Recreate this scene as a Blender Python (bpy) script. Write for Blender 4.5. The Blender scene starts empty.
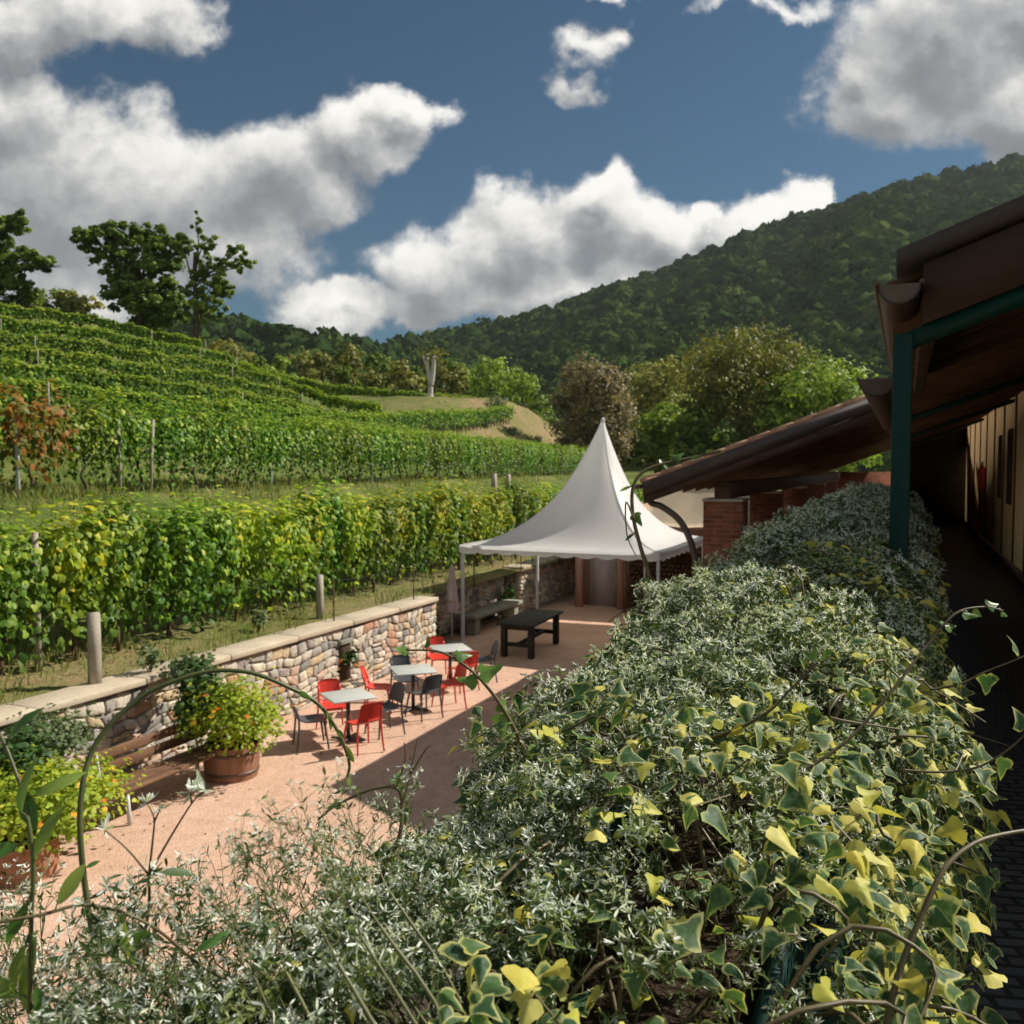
import bpy, bmesh, math, random
import numpy as np
from mathutils import Vector
rng = np.random.default_rng(7)
random.seed(7)
SC = bpy.context.scene
COL = SC.collection
R = math.radians
A = np.array

# ---------------------------------------------------------------- camera model (world: x across the balcony, y along it, z up)
CAM = A([0.0, 0.0, 4.5]); FPX = 900.0
PSI = math.atan(393 / 900); TH = math.atan(45 / 900)
FH = A([-math.sin(PSI), math.cos(PSI), 0]); RT = A([math.cos(PSI), math.sin(PSI), 0]); UP = A([0, 0, 1.0])
FC = FH * math.cos(TH) - UP * math.sin(TH); UC = FH * math.sin(TH) + UP * math.cos(TH)

def at(px, py, Z):
    """the world point seen at a pixel of the survey photograph, Z metres ahead"""
    d = FC * FPX + RT * (px - 512) + UC * (512 - py)
    return CAM + d / d.dot(FH) * Z

def gp(px, py, z=0.0):
    d = FC * FPX + RT * (px - 512) + UC * (512 - py)
    return CAM + d * ((z - CAM[2]) / d[2])

def norm(v):
    v = np.asarray(v, float)
    return v / np.maximum(np.linalg.norm(v, axis=-1, keepdims=True), 1e-9)

# ---------------------------------------------------------------- mesh helpers
class MB:
    """collects points, faces, a per-point float pair (rnd, edge) and a per-face material slot"""
    def __init__(s): s.V = []; s.F = []; s.n = 0; s.at = []; s.ed = []; s.mi = []
    def add(s, V, F, rnd=0.5, edge=1.0, mi=0):
        V = np.asarray(V, float).reshape(-1, 3); k = len(V)
        s.V.append(V)
        for f in (F if isinstance(F, list) else [F]):
            f = np.asarray(f, np.int64)
            if f.size: s.F.append(f + s.n); s.mi.append(np.full(len(f), mi))
        s.at.append(np.broadcast_to(np.asarray(rnd, float), (k,)))
        s.ed.append(np.broadcast_to(np.asarray(edge, float), (k,)))
        s.n += k
        return s
    def box(s, lo, hi, **k):
        x0, y0, z0 = lo; x1, y1, z1 = hi
        V = [(x0,y0,z0),(x1,y0,z0),(x1,y1,z0),(x0,y1,z0),(x0,y0,z1),(x1,y0,z1),(x1,y1,z1),(x0,y1,z1)]
        return s.add(V, [[0,3,2,1],[4,5,6,7],[0,1,5,4],[1,2,6,5],[2,3,7,6],[3,0,4,7]], **k) if False else s.add(V, A([[0,3,2,1],[4,5,6,7],[0,1,5,4],[1,2,6,5],[2,3,7,6],[3,0,4,7]]), **k)
    def tube(s, P, r, sides=6, cap=True, **k):
        V, F, C = tube(P, r, sides, cap); return s.add(V, [F, C] if cap else F, **k)
    def build(s, name, mats, parent=None, smooth=False, loc=None):
        me = bpy.data.meshes.new(name)
        V = np.concatenate(s.V).astype(np.float32)
        tot = np.concatenate([np.full(len(f), f.shape[1]) for f in s.F]); loops = np.concatenate([f.ravel() for f in s.F])
        me.vertices.add(len(V)); me.vertices.foreach_set('co', V.ravel())
        me.loops.add(len(loops)); me.loops.foreach_set('vertex_index', loops.astype(np.int32))
        me.polygons.add(len(tot))
        st = np.concatenate([[0], np.cumsum(tot)[:-1]]).astype(np.int32)
        me.polygons.foreach_set('loop_start', st)
        me.polygons.foreach_set('material_index', np.concatenate(s.mi).astype(np.int32))
        me.update(calc_edges=True)
        for nm, arr in (('rnd', s.at), ('edge', s.ed)):
            a = me.attributes.new(nm, 'FLOAT', 'POINT'); a.data.foreach_set('value', np.concatenate(arr).astype(np.float32))
        if smooth: me.polygons.foreach_set('use_smooth', np.ones(len(tot), bool))
        me.validate()
        for m in (mats if isinstance(mats, (list, tuple)) else [mats]): me.materials.append(m)
        o = bpy.data.objects.new(name, me); COL.objects.link(o)
        if parent: o.parent = parent
        if loc is not None: o.location = loc
        return o

def tube(P, r, sides=6, cap=True):
    P = np.asarray(P, float); n = len(P); r = np.broadcast_to(np.asarray(r, float), (n,))
    T = norm(np.gradient(P, axis=0))
    ref = A([0, 0, 1.0]) if abs(T[0][2]) < .9 else A([1.0, 0, 0])
    U = np.zeros((n, 3)); u = norm(np.cross(T[0], ref))
    for i in range(n):
        u = norm(u - T[i] * u.dot(T[i])); U[i] = u
    W = np.cross(T, U)
    a = np.linspace(0, 2 * math.pi, sides, endpoint=False)
    V = P[:, None] + r[:, None, None] * (U[:, None] * np.cos(a)[None, :, None] + W[:, None] * np.sin(a)[None, :, None])
    i, j = np.meshgrid(np.arange(n - 1), np.arange(sides), indexing='ij'); j2 = (j + 1) % sides
    F = np.stack([i * sides + j, i * sides + j2, (i + 1) * sides + j2, (i + 1) * sides + j], -1).reshape(-1, 4)
    C = A([np.arange(sides)[::-1], (n - 1) * sides + np.arange(sides)])
    return V.reshape(-1, 3), F, C

def crom(P, k=6):
    """Catmull-Rom through the points"""
    P = np.asarray(P, float); Q = np.vstack([2 * P[0] - P[1], P, 2 * P[-1] - P[-2]]); out = []
    for i in range(1, len(Q) - 2):
        p0, p1, p2, p3 = Q[i - 1:i + 3]
        for t in np.linspace(0, 1, k, endpoint=False):
            out.append(.5 * ((2 * p1) + (-p0 + p2) * t + (2 * p0 - 5 * p1 + 4 * p2 - p3) * t * t + (-p0 + 3 * p1 - 3 * p2 + p3) * t ** 3))
    out.append(P[-1]); return A(out)

def grid_faces(n, m, wrap=False):
    i, j = np.meshgrid(np.arange(n - 1), np.arange(m if wrap else m - 1), indexing='ij'); j2 = (j + 1) % m
    return np.stack([i * m + j, (i + 1) * m + j, (i + 1) * m + j2, i * m + j2], -1).reshape(-1, 4)

def sheet(mb, G, thick, **k):
    """a closed slab: grid G (n,m,3) pushed along its normals by thick"""
    n, m, _ = G.shape
    N = norm(np.cross(np.gradient(G, axis=0), np.gradient(G, axis=1)))
    H = G + N * thick
    f = grid_faces(n, m); q = n * m
    idx = np.arange(q).reshape(n, m)
    rim = np.concatenate([idx[0, :], idx[1:, -1], idx[-1, -2::-1], idx[-2:0:-1, 0]])
    r2 = np.roll(rim, -1)
    side = np.stack([rim, r2, r2 + q, rim + q], -1)
    mb.add(np.concatenate([G.reshape(-1, 3), H.reshape(-1, 3)]), [f[:, ::-1], f + q, side], **k)

def rbox(size, bev=.01, seg=2):
    bm = bmesh.new(); bmesh.ops.create_cube(bm, size=1)
    for v in bm.verts: v.co = Vector((v.co.x * size[0], v.co.y * size[1], v.co.z * size[2]))
    bmesh.ops.bevel(bm, geom=bm.edges[:], offset=bev, segments=seg, affect='EDGES', profile=.5)
    bm.verts.ensure_lookup_table(); bm.verts.index_update()
    V = A([v.co[:] for v in bm.verts]); by = {}
    for f in bm.faces: by.setdefault(len(f.verts), []).append([v.index for v in f.verts])
    bm.free(); return V, [A(x) for x in by.values()]

def rotz(a):
    c, s = math.cos(a), math.sin(a); return A([[c, -s, 0], [s, c, 0], [0, 0, 1]])

def add_rbox(mb, size, loc, bev=.01, rot=None, **k):
    V, F = rbox(size, bev)
    if rot is not None: V = V @ rot.T
    return mb.add(V + A(loc), F, **k)

def frames(N, spin=None, U=None):
    """rotation matrices whose z column is N; y column spun at random (or as near U as can be)"""
    N = norm(N); n = len(N)
    if U is None: U = rng.normal(size=(n, 3))
    X = norm(np.cross(U, N)); Y = np.cross(N, X)
    return np.stack([X, Y, N], -1)

def scatter(mb, tpl, T, M, S, rnd=None, mi=None):
    """copies of a template (V, faces, edge) merged into one mesh"""
    V, F, E = tpl[:3]; k = len(V); n = len(T)
    W = np.einsum('nij,vj->nvi', M, V) * np.asarray(S, float).reshape(-1, 1, 1) + T[:, None]
    off = (np.arange(n) * k)[:, None, None]
    rnd = rng.random(n) if rnd is None else rnd
    FF = [(f[None] + off).reshape(-1, f.shape[1]) for f in F]
    mb.add(W.reshape(-1, 3), FF, rnd=np.repeat(rnd, k), edge=np.tile(E, n), mi=0 if mi is None else mi)

# ---------------------------------------------------------------- naming helpers
def tag(o, label=None, cat=None, group=None, kind=None):
    if label: o['label'] = label
    if cat: o['category'] = cat
    if group: o['group'] = group
    if kind: o['kind'] = kind
    return o
def empty(name, loc, rz=0.0, label=None, cat=None, group=None):
    o = bpy.data.objects.new(name, None); COL.objects.link(o); o.location = loc; o.rotation_euler = (0, 0, rz)
    o.empty_display_size = .1
    return tag(o, label, cat, group)
def copy_tree(o, loc, rz, scale=None):
    r = o.copy(); COL.objects.link(r); r.location = loc; r.rotation_euler = (0, 0, rz)
    if scale is not None: r.scale = scale
    for ch in o.children:
        c = ch.copy(); COL.objects.link(c); c.parent = r
        for g in ch.children:
            d = g.copy(); COL.objects.link(d); d.parent = c
    return r

# ---------------------------------------------------------------- materials
def new_mat(name):
    m = bpy.data.materials.new(name); m.use_nodes = True; nt = m.node_tree; nt.nodes.clear()
    out = nt.nodes.new('ShaderNodeOutputMaterial'); return m, nt, out
def nd(nt, typ, **k):
    n = nt.nodes.new(typ)
    for a, v in k.items():
        if a.startswith('_'): n.inputs[a[1:].replace('_', ' ')].default_value = v
        else: setattr(n, a, v)
    return n
def ramp(nt, fac, stops, interp='LINEAR'):
    r = nd(nt, 'ShaderNodeValToRGB'); r.color_ramp.interpolation = interp
    el = r.color_ramp.elements
    while len(el) < len(stops): el.new(.5)
    for e, (p, c) in zip(el, stops): e.position = p; e.color = (*c, 1) if len(c) == 3 else c
    nt.links.new(fac, r.inputs[0]); return r.outputs[0]
def noise(nt, scale, detail=4, rough=.55, vec=None, dist=0.0):
    n = nd(nt, 'ShaderNodeTexNoise'); n.inputs['Scale'].default_value = scale; n.inputs['Detail'].default_value = detail
    n.inputs['Roughness'].default_value = rough; n.inputs['Distortion'].default_value = dist
    if vec is not None: nt.links.new(vec, n.inputs['Vector'])
    return n.outputs['Fac']
def mixc(nt, fac, a, b, blend='MIX'):
    m = nd(nt, 'ShaderNodeMix', data_type='RGBA', blend_type=blend)
    for sock, v in ((m.inputs[0], fac), (m.inputs[6], a), (m.inputs[7], b)):
        if isinstance(v, (int, float)): sock.default_value = v
        elif isinstance(v, tuple): sock.default_value = (*v, 1) if len(v) == 3 else v
        else: nt.links.new(v, sock)
    return m.outputs[2]
def mth(nt, op, a, b=None, c=None, clamp=False):
    m = nd(nt, 'ShaderNodeMath', operation=op, use_clamp=clamp)
    for i, v in enumerate((a, b, c)):
        if v is None: continue
        if isinstance(v, (int, float)): m.inputs[i].default_value = v
        else: nt.links.new(v, m.inputs[i])
    return m.outputs[0]
def objco(nt):
    return nd(nt, 'ShaderNodeTexCoord').outputs['Object']
def worldpos(nt):
    return nd(nt, 'ShaderNodeNewGeometry').outputs['Position']
def attr(nt, name):
    return nd(nt, 'ShaderNodeAttribute', attribute_name=name).outputs['Fac']
def finish(nt, out, color, rough=.7, spec=.3, bump=None, bump_s=.3, bump_d=.02, metal=0.0):
    p = nd(nt, 'ShaderNodeBsdfPrincipled')
    if isinstance(color, tuple): p.inputs['Base Color'].default_value = (*color, 1)
    else: nt.links.new(color, p.inputs['Base Color'])
    if isinstance(rough, (int, float)): p.inputs['Roughness'].default_value = rough
    else: nt.links.new(rough, p.inputs['Roughness'])
    p.inputs['Specular IOR Level'].default_value = spec; p.inputs['Metallic'].default_value = metal
    if bump is not None:
        b = nd(nt, 'ShaderNodeBump'); b.inputs['Strength'].default_value = bump_s; b.inputs['Distance'].default_value = bump_d
        nt.links.new(bump, b.inputs['Height']); nt.links.new(b.outputs[0], p.inputs['Normal'])
    nt.links.new(p.outputs[0], out.inputs[0]); return p

def noisy_mat(name, c1, c2, scale=6, rough=.7, spec=.3, bump_s=.3, bump_d=.01, fine=60, world=False):
    m, nt, out = new_mat(name); v = worldpos(nt) if world else objco(nt)
    n1 = noise(nt, scale, 6, .6, v); n2 = noise(nt, fine, 4, .6, v)
    c = ramp(nt, mth(nt, 'ADD', mth(nt, 'MULTIPLY', n1, .7), mth(nt, 'MULTIPLY', n2, .3)), [(.33, c1), (.67, c2)])
    finish(nt, out, c, rough, spec, n2, bump_s, bump_d); return m

def leaf_mat(name, stops, transl=.35, rough=.45, spec=.35, obj_var=0.0, tint=1.25):
    m, nt, out = new_mat(name)
    c = ramp(nt, attr(nt, 'rnd'), stops)
    if obj_var:
        oi = nd(nt, 'ShaderNodeObjectInfo').outputs['Random']
        hs = nd(nt, 'ShaderNodeHueSaturation'); nt.links.new(c, hs.inputs['Color'])
        nt.links.new(mth(nt, 'MULTIPLY_ADD', oi, .06 * obj_var, .5 - .03 * obj_var), hs.inputs['Hue'])
        nt.links.new(mth(nt, 'MULTIPLY_ADD', oi, .5 * obj_var, 1 - .25 * obj_var), hs.inputs['Value'])
        c = hs.outputs[0]
    leaf_shader(nt, out, c, transl, rough, spec, tint); return m
def leaf_shader(nt, out, c, transl, rough, spec, tint=1.25):
    p = nd(nt, 'ShaderNodeBsdfPrincipled'); nt.links.new(c, p.inputs['Base Color'])
    p.inputs['Roughness'].default_value = rough; p.inputs['Specular IOR Level'].default_value = spec
    t = nd(nt, 'ShaderNodeBsdfTranslucent'); nt.links.new(mixc(nt, 1.0, c, (tint, tint * 1.02, tint * .55), 'MULTIPLY'), t.inputs[0])
    mx = nd(nt, 'ShaderNodeMixShader'); mx.inputs[0].default_value = transl
    nt.links.new(p.outputs[0], mx.inputs[1]); nt.links.new(t.outputs[0], mx.inputs[2]); nt.links.new(mx.outputs[0], out.inputs[0])

MT = {}
MT['bark'] = noisy_mat('bark', (.05, .035, .025), (.13, .10, .075), 3, .9, .1, .8, .03, 18)
MT['vinewood'] = noisy_mat('vine_wood', (.05, .035, .02), (.14, .10, .06), 8, .9, .1, .8, .01, 40)
MT['deadwood'] = noisy_mat('dead_wood', (.35, .31, .28), (.62, .58, .55), 1.2, .9, .1, .8, .05, 9)
MT['concrete'] = noisy_mat('concrete', (.24, .21, .165), (.42, .375, .31), 3, .9, .15, .5, .01, 30)
MT['cap'] = noisy_mat('coping_stone', (.33, .27, .19), (.55, .47, .36), 1.2, .85, .15, .5, .01, 22)
MT['redplastic'] = noisy_mat('red_plastic', (.52, .035, .022), (.60, .05, .03), 8, .38, .45, .05, .001, 80)
MT['greyplastic'] = noisy_mat('charcoal_plastic', (.05, .055, .065), (.075, .08, .09), 8, .4, .4, .05, .001, 80)
MT['tabletop'] = noisy_mat('pale_table_top', (.42, .44, .42), (.52, .53, .50), 3, .35, .45, .05, .001, 60)
MT['darkmetal'] = noisy_mat('dark_metal', (.03, .03, .032), (.055, .055, .055), 10, .45, .5, .1, .001, 90)
MT['palemetal'] = noisy_mat('galvanised_metal', (.42, .44, .45), (.58, .6, .6), 10, .4, .5, .1, .001, 90)
MT['greenpaint'] = noisy_mat('green_paint', (.0018, .026, .021), (.003, .034, .028), 5, .5, .18, .1, .001, 60)
MT['terracotta'] = noisy_mat('terracotta', (.26, .12, .07), (.40, .20, .12), 5, .85, .15, .3, .005, 50)
MT['soil'] = noisy_mat('soil', (.03, .02, .013), (.08, .055, .035), 12, .95, .1, .9, .02, 80)
MT['plaster'] = noisy_mat('cream_plaster', (.44, .29, .15), (.56, .39, .22), 1.5, .9, .1, .4, .004, 40)
MT['pinkplaster'] = noisy_mat('pink_plaster', (.42, .23, .19), (.52, .31, .26), 1.2, .9, .1, .3, .004, 40)
MT['redpaint'] = noisy_mat('red_enamel', (.45, .02, .02), (.52, .03, .025), 6, .3, .5, .02, .001, 60)
MT['beige'] = noisy_mat('beige_canvas', (.36, .29, .20), (.45, .37, .265), 2, .8, .1, .2, .003, 40)
MT['parasolcloth'] = noisy_mat('mauve_canvas', (.42, .33, .34), (.54, .45, .46), 4, .85, .1, .3, .004, 50)
MT['greystone'] = noisy_mat('grey_stone', (.16, .16, .13), (.30, .29, .24), 3, .9, .15, .6, .02, 22)

def wood_mat(name, c1, c2, axis=1, scale=14):
    m, nt, out = new_mat(name); v = objco(nt)
    mp = nd(nt, 'ShaderNodeMapping'); sc = [scale, scale, scale]; sc[axis] = scale * .06; mp.inputs['Scale'].default_value = sc
    nt.links.new(v, mp.inputs[0]); n1 = noise(nt, 1.0, 7, .62, mp.outputs[0], .6); n2 = noise(nt, 2.2, 4, .5, v)
    c = ramp(nt, mth(nt, 'MULTIPLY_ADD', n2, .4, mth(nt, 'MULTIPLY', n1, .6)), [(.35, c1), (.65, c2)])
    finish(nt, out, c, .7, .25, n1, .5, .006); return m
MT['benchwood'] = wood_mat('bench_wood', (.09, .045, .025), (.22, .12, .07), 1)
MT['barrelwood'] = wood_mat('barrel_wood', (.16, .075, .045), (.32, .17, .11), 2)
MT['blackwood'] = wood_mat('blackened_wood', (.010, .009, .007), (.04, .038, .025), 1)
MT['beamwood'] = wood_mat('beam_wood', (.045, .023, .012), (.12, .062, .032), 0, 10)
MT['fasciawood'] = wood_mat('fascia_wood', (.040, .022, .018), (.075, .043, .034), 0, 8)
MT['flashing'] = noisy_mat('brown_flashing', (.035, .027, .025), (.06, .046, .042), 3, .5, .4, .1, .002, 40)
MT['gutter'] = noisy_mat('gutter_metal', (.05, .03, .02), (.10, .065, .045), 4, .45, .5, .1, .002, 40)
MT['gutterdark'] = noisy_mat('downpipe_metal', (.045, .033, .026), (.08, .06, .05), 4, .4, .5, .1, .002, 40)
MT['tile'] = noisy_mat('clay_tile', (.28, .15, .09), (.56, .36, .25), 4.5, .9, .1, .5, .01, 30)

def brick_mat():
    m, nt, out = new_mat('brickwork'); g = nd(nt, 'ShaderNodeNewGeometry')
    sp = nd(nt, 'ShaderNodeSeparateXYZ'); nt.links.new(g.outputs['Position'], sp.inputs[0])
    sn = nd(nt, 'ShaderNodeSeparateXYZ'); nt.links.new(g.outputs['True Normal'], sn.inputs[0])
    side = mth(nt, 'GREATER_THAN', mth(nt, 'ABSOLUTE', sn.outputs[0]), .5)
    mx = nd(nt, 'ShaderNodeMix'); nt.links.new(side, mx.inputs[0]); nt.links.new(sp.outputs[0], mx.inputs[2]); nt.links.new(sp.outputs[1], mx.inputs[3])
    cb = nd(nt, 'ShaderNodeCombineXYZ'); nt.links.new(mx.outputs[0], cb.inputs[0]); nt.links.new(sp.outputs[2], cb.inputs[1])
    b = nd(nt, 'ShaderNodeTexBrick'); nt.links.new(cb.outputs[0], b.inputs['Vector'])
    b.inputs['Scale'].default_value = 1; b.inputs['Brick Width'].default_value = .26; b.inputs['Row Height'].default_value = .075
    b.inputs['Mortar Size'].default_value = .007; b.inputs['Mortar Smooth'].default_value = .3
    b.inputs['Color1'].default_value = (.32, .105, .055, 1); b.inputs['Color2'].default_value = (.20, .07, .042, 1); b.inputs['Mortar'].default_value = (.26, .19, .15, 1)
    n = noise(nt, 9, 5, .6, g.outputs['Position'])
    c = mixc(nt, .6, b.outputs['Color'], ramp(nt, n, [(.3, (.55, .5, .5)), (.7, (1.25, 1.2, 1.15))]), 'MULTIPLY')
    finish(nt, out, c, .9, .12, mth(nt, 'SUBTRACT', mth(nt, 'MULTIPLY', n, .4), b.outputs['Fac']), .7, .01); return m
MT['brick'] = brick_mat()

def gravel_mat():
    m, nt, out = new_mat('pink_gravel'); v = worldpos(nt)
    vo = nd(nt, 'ShaderNodeTexVoronoi'); vo.inputs['Scale'].default_value = 60; nt.links.new(v, vo.inputs['Vector'])
    n1 = noise(nt, .55, 7, .68, v, .5); n2 = noise(nt, 5, 6, .7, v); n3 = noise(nt, 30, 3, .6, v)
    base = ramp(nt, mth(nt, 'ADD', mth(nt, 'MULTIPLY', n1, .55), mth(nt, 'MULTIPLY', n2, .45)), [(.36, (.46, .29, .205)), (.52, (.56, .37, .27)), (.68, (.63, .44, .33))])
    pos = nd(nt, 'ShaderNodeSeparateXYZ'); nt.links.new(v, pos.inputs[0])
    n4 = noise(nt, 1.6, 6, .65, v)
    dirt = mth(nt, 'MULTIPLY_ADD', n4, 1.6, mth(nt, 'SUBTRACT', mth(nt, 'MULTIPLY', pos.outputs[0], -1.1), 11.75))
    base = mixc(nt, ramp(nt, dirt, [(.2, (0, 0, 0)), (.9, (.75, .75, .75))]), base, (.20, .135, .085))
    base = mixc(nt, ramp(nt, noise(nt, .9, 7, .7, v, 1.2), [(.56, (0, 0, 0)), (.72, (.35, .35, .35))]), base, (.36, .23, .165))
    sp = nd(nt, 'ShaderNodeSeparateXYZ'); nt.links.new(vo.outputs['Color'], sp.inputs[0])
    c = mixc(nt, .75, base, ramp(nt, sp.outputs[0], [(0, (.75, .73, .73)), (.5, (1, 1, 1)), (1, (1.2, 1.18, 1.17))]), 'MULTIPLY')
    finish(nt, out, c, .95, .1, mth(nt, 'ADD', vo.outputs['Distance'], mth(nt, 'MULTIPLY', n3, .6)), .45, .012); return m
MT['gravel'] = gravel_mat()

def terrain_mat():
    m, nt, out = new_mat('hillside_turf'); v = worldpos(nt)
    n1 = noise(nt, .16, 6, .62, v); n2 = noise(nt, 1.1, 6, .65, v); n3 = noise(nt, 9, 4, .6, v)
    k = mth(nt, 'ADD', mth(nt, 'ADD', mth(nt, 'MULTIPLY', n1, .5), mth(nt, 'MULTIPLY', n2, .35)), mth(nt, 'MULTIPLY', n3, .15))
    k = mth(nt, 'ADD', k, mth(nt, 'MULTIPLY', mth(nt, 'SUBTRACT', attr(nt, 'rnd'), .5), .3))
    c = ramp(nt, k, [(.38, (.055, .085, .018)), (.50, (.10, .125, .030)), (.60, (.18, .16, .065)), (.70, (.25, .175, .10)), (.82, (.32, .22, .135))])
    finish(nt, out, c, .95, .08, n3, .9, .08); return m
MT['terrain'] = terrain_mat()

def stone_mat():
    m, nt, out = new_mat('rubble_stone'); v = worldpos(nt)
    c = ramp(nt, attr(nt, 'rnd'), [(0, (.26, .25, .24)), (.12, (.52, .48, .41)), (.29, (.52, .38, .30)), (.36, (.38, .36, .33)), (.5, (.60, .55, .46)), (.64, (.53, .42, .28)), (.74, (.34, .30, .285)), (.84, (.58, .52, .44)), (.94, (.47, .28, .19))], 'CONSTANT')
    n = noise(nt, 14, 6, .65, v); n2 = noise(nt, 3, 4, .6, v)
    c = mixc(nt, .8, c, ramp(nt, n, [(.3, (.62, .6, .57)), (.7, (1.25, 1.22, 1.18))]), 'MULTIPLY')
    c = mixc(nt, .35, c, ramp(nt, n2, [(.35, (.6, .57, .5)), (.65, (1.1, 1.1, 1.1))]), 'MULTIPLY')
    finish(nt, out, c, .9, .15, n, .8, .02); return m
MT['stone'] = stone_mat()
MT['mortar'] = noisy_mat('mortar', (.20, .175, .14), (.33, .29, .23), 6, .95, .05, .6, .01, 50)

def ivy_mat():
    m, nt, out = new_mat('variegated_ivy_leaf')
    r = attr(nt, 'rnd'); e = attr(nt, 'edge'); n = noise(nt, 75, 4, .6, worldpos(nt)); n2 = noise(nt, 170, 3, .6, worldpos(nt))
    rim = mth(nt, 'MULTIPLY_ADD', n, 1.1, mth(nt, 'SUBTRACT', e, .62))
    inner = ramp(nt, mth(nt, 'FRACT', mth(nt, 'MULTIPLY', r, 17.3)), [(0, (.025, .07, .028)), (.5, (.045, .105, .035)), (.8, (.09, .17, .045)), (1, (.035, .085, .045))])
    edge = ramp(nt, mth(nt, 'FRACT', mth(nt, 'MULTIPLY', r, 29.7)), [(0, (.40, .42, .20)), (.6, (.46, .44, .13)), (1, (.22, .30, .07))])
    inner = mixc(nt, ramp(nt, n2, [(.48, (0, 0, 0)), (.60, (.6, .6, .6))]), inner, (.12, .17, .09))
    c = mixc(nt, ramp(nt, rim, [(.06, (0, 0, 0)), (.34, (1, 1, 1))]), edge, inner)
    yel = ramp(nt, mth(nt, 'FRACT', mth(nt, 'MULTIPLY', r, 41.1)), [(0, (.58, .48, .06)), (.5, (.66, .60, .18)), (1, (.44, .44, .05))])
    yel = mixc(nt, ramp(nt, n, [(.35, (0, 0, 0)), (.75, (.6, .6, .6))]), yel, (.30, .33, .06))
    c = mixc(nt, ramp(nt, r, [(.69, (0, 0, 0)), (.70, (1, 1, 1))]), c, yel)
    leaf_shader(nt, out, c, .30, .55, .22, 1.3); return m
MT['ivy'] = ivy_mat()
MT['spurgeleaf'] = leaf_mat('spurge_leaf', [(0, (.030, .066, .020)), (.6, (.078, .132, .040)), (1, (.19, .24, .07))], .30, .5, .3)
MT['bract'] = leaf_mat('white_bract', [(0, (.54, .60, .54)), (.7, (.78, .80, .76)), (1, (.60, .66, .48))], .30, .6, .2, 0, 1.15)
MT['spurgestem'] = leaf_mat('spurge_stem', [(0, (.09, .10, .04)), (1, (.20, .20, .09))], .1, .5, .3)
MT['shootstem'] = noisy_mat('shoot_stem', (.06, .045, .02), (.14, .11, .05), 30, .5, .35, .3, .001, 200)
MT['greenstem'] = noisy_mat('green_shoot_stem', (.05, .06, .02), (.10, .115, .035), 20, .45, .4, .2, .001, 200)
MT['shootleaf'] = leaf_mat('shoot_leaf', [(0, (.06, .15, .035)), (.5, (.12, .22, .04)), (1, (.24, .31, .055))], .35, .4, .4)
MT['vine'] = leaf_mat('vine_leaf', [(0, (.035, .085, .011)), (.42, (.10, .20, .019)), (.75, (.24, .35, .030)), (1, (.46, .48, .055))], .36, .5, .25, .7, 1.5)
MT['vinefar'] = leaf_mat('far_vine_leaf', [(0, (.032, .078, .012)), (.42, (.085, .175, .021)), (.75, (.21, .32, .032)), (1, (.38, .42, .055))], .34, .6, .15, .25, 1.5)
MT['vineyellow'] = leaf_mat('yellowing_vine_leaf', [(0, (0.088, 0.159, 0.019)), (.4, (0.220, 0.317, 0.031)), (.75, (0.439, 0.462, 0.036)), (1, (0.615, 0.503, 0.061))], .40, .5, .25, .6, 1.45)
MT['vinerust'] = leaf_mat('rusty_vine_leaf', [(0, (.06, .12, .015)), (.35, (.16, .15, .02)), (.6, (.30, .11, .025)), (1, (.36, .16, .05))], .38, .5, .25, .3, 1.4)
MT['lantana'] = leaf_mat('lantana_leaf', [(0, (0.131, 0.228, 0.022)), (.5, (0.290, 0.384, 0.033)), (1, (0.522, 0.516, 0.050))], .35, .5, .25)
MT['petal'] = leaf_mat('orange_petal', [(0, (.75, .16, .02)), (.6, (.85, .30, .03)), (1, (.85, .50, .06))], .25, .6, .2)
MT['shrubdark'] = leaf_mat('dark_shrub_leaf', [(0, (.02, .06, .015)), (.6, (.05, .11, .025)), (1, (.10, .17, .035))], .25, .5, .3)
MT['shrubgrey'] = leaf_mat('grey_green_leaf', [(0, (.07, .11, .05)), (.6, (.14, .19, .085)), (1, (.24, .28, .14))], .25, .6, .2)
MT['grassblade'] = leaf_mat('grass_blade', [(0, (.07, .13, .025)), (.5, (.15, .20, .04)), (.8, (.27, .25, .08)), (1, (.36, .29, .13))], .35, .6, .2)
def tree_leaf(name, a, b, c): return leaf_mat(name, [(0, a), (.55, b), (1, c)], .30, .55, .2)
MT['t_oak'] = tree_leaf('oak_leaf', (0.046, 0.095, 0.014), (0.117, 0.188, 0.026), (0.257, 0.313, 0.047))
MT['t_light'] = tree_leaf('light_tree_leaf', (0.105, 0.186, 0.028), (0.231, 0.335, 0.047), (0.419, 0.484, 0.074))
MT['t_olive'] = tree_leaf('olive_tree_leaf', (0.073, 0.095, 0.021), (0.178, 0.188, 0.036), (0.335, 0.293, 0.060))
MT['t_brown'] = tree_leaf('autumn_tree_leaf', (0.118, 0.101, 0.046), (0.251, 0.202, 0.117), (0.369, 0.310, 0.186))
MT['t_pale'] = tree_leaf('pale_tree_leaf', (0.143, 0.178, 0.045), (0.321, 0.321, 0.090), (0.499, 0.463, 0.160))
MT['t_mid'] = tree_leaf('mid_tree_leaf', (0.070, 0.126, 0.023), (0.161, 0.232, 0.037), (0.302, 0.349, 0.065))
MT['forest'] = leaf_mat('forest_crowns', [(0, (.024, .044, .014)), (.4, (.037, .066, .018)), (.7, (.058, .09, .022)), (.9, (.09, .115, .028)), (1, (.115, .125, .035))], .15, .9, .0)
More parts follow.
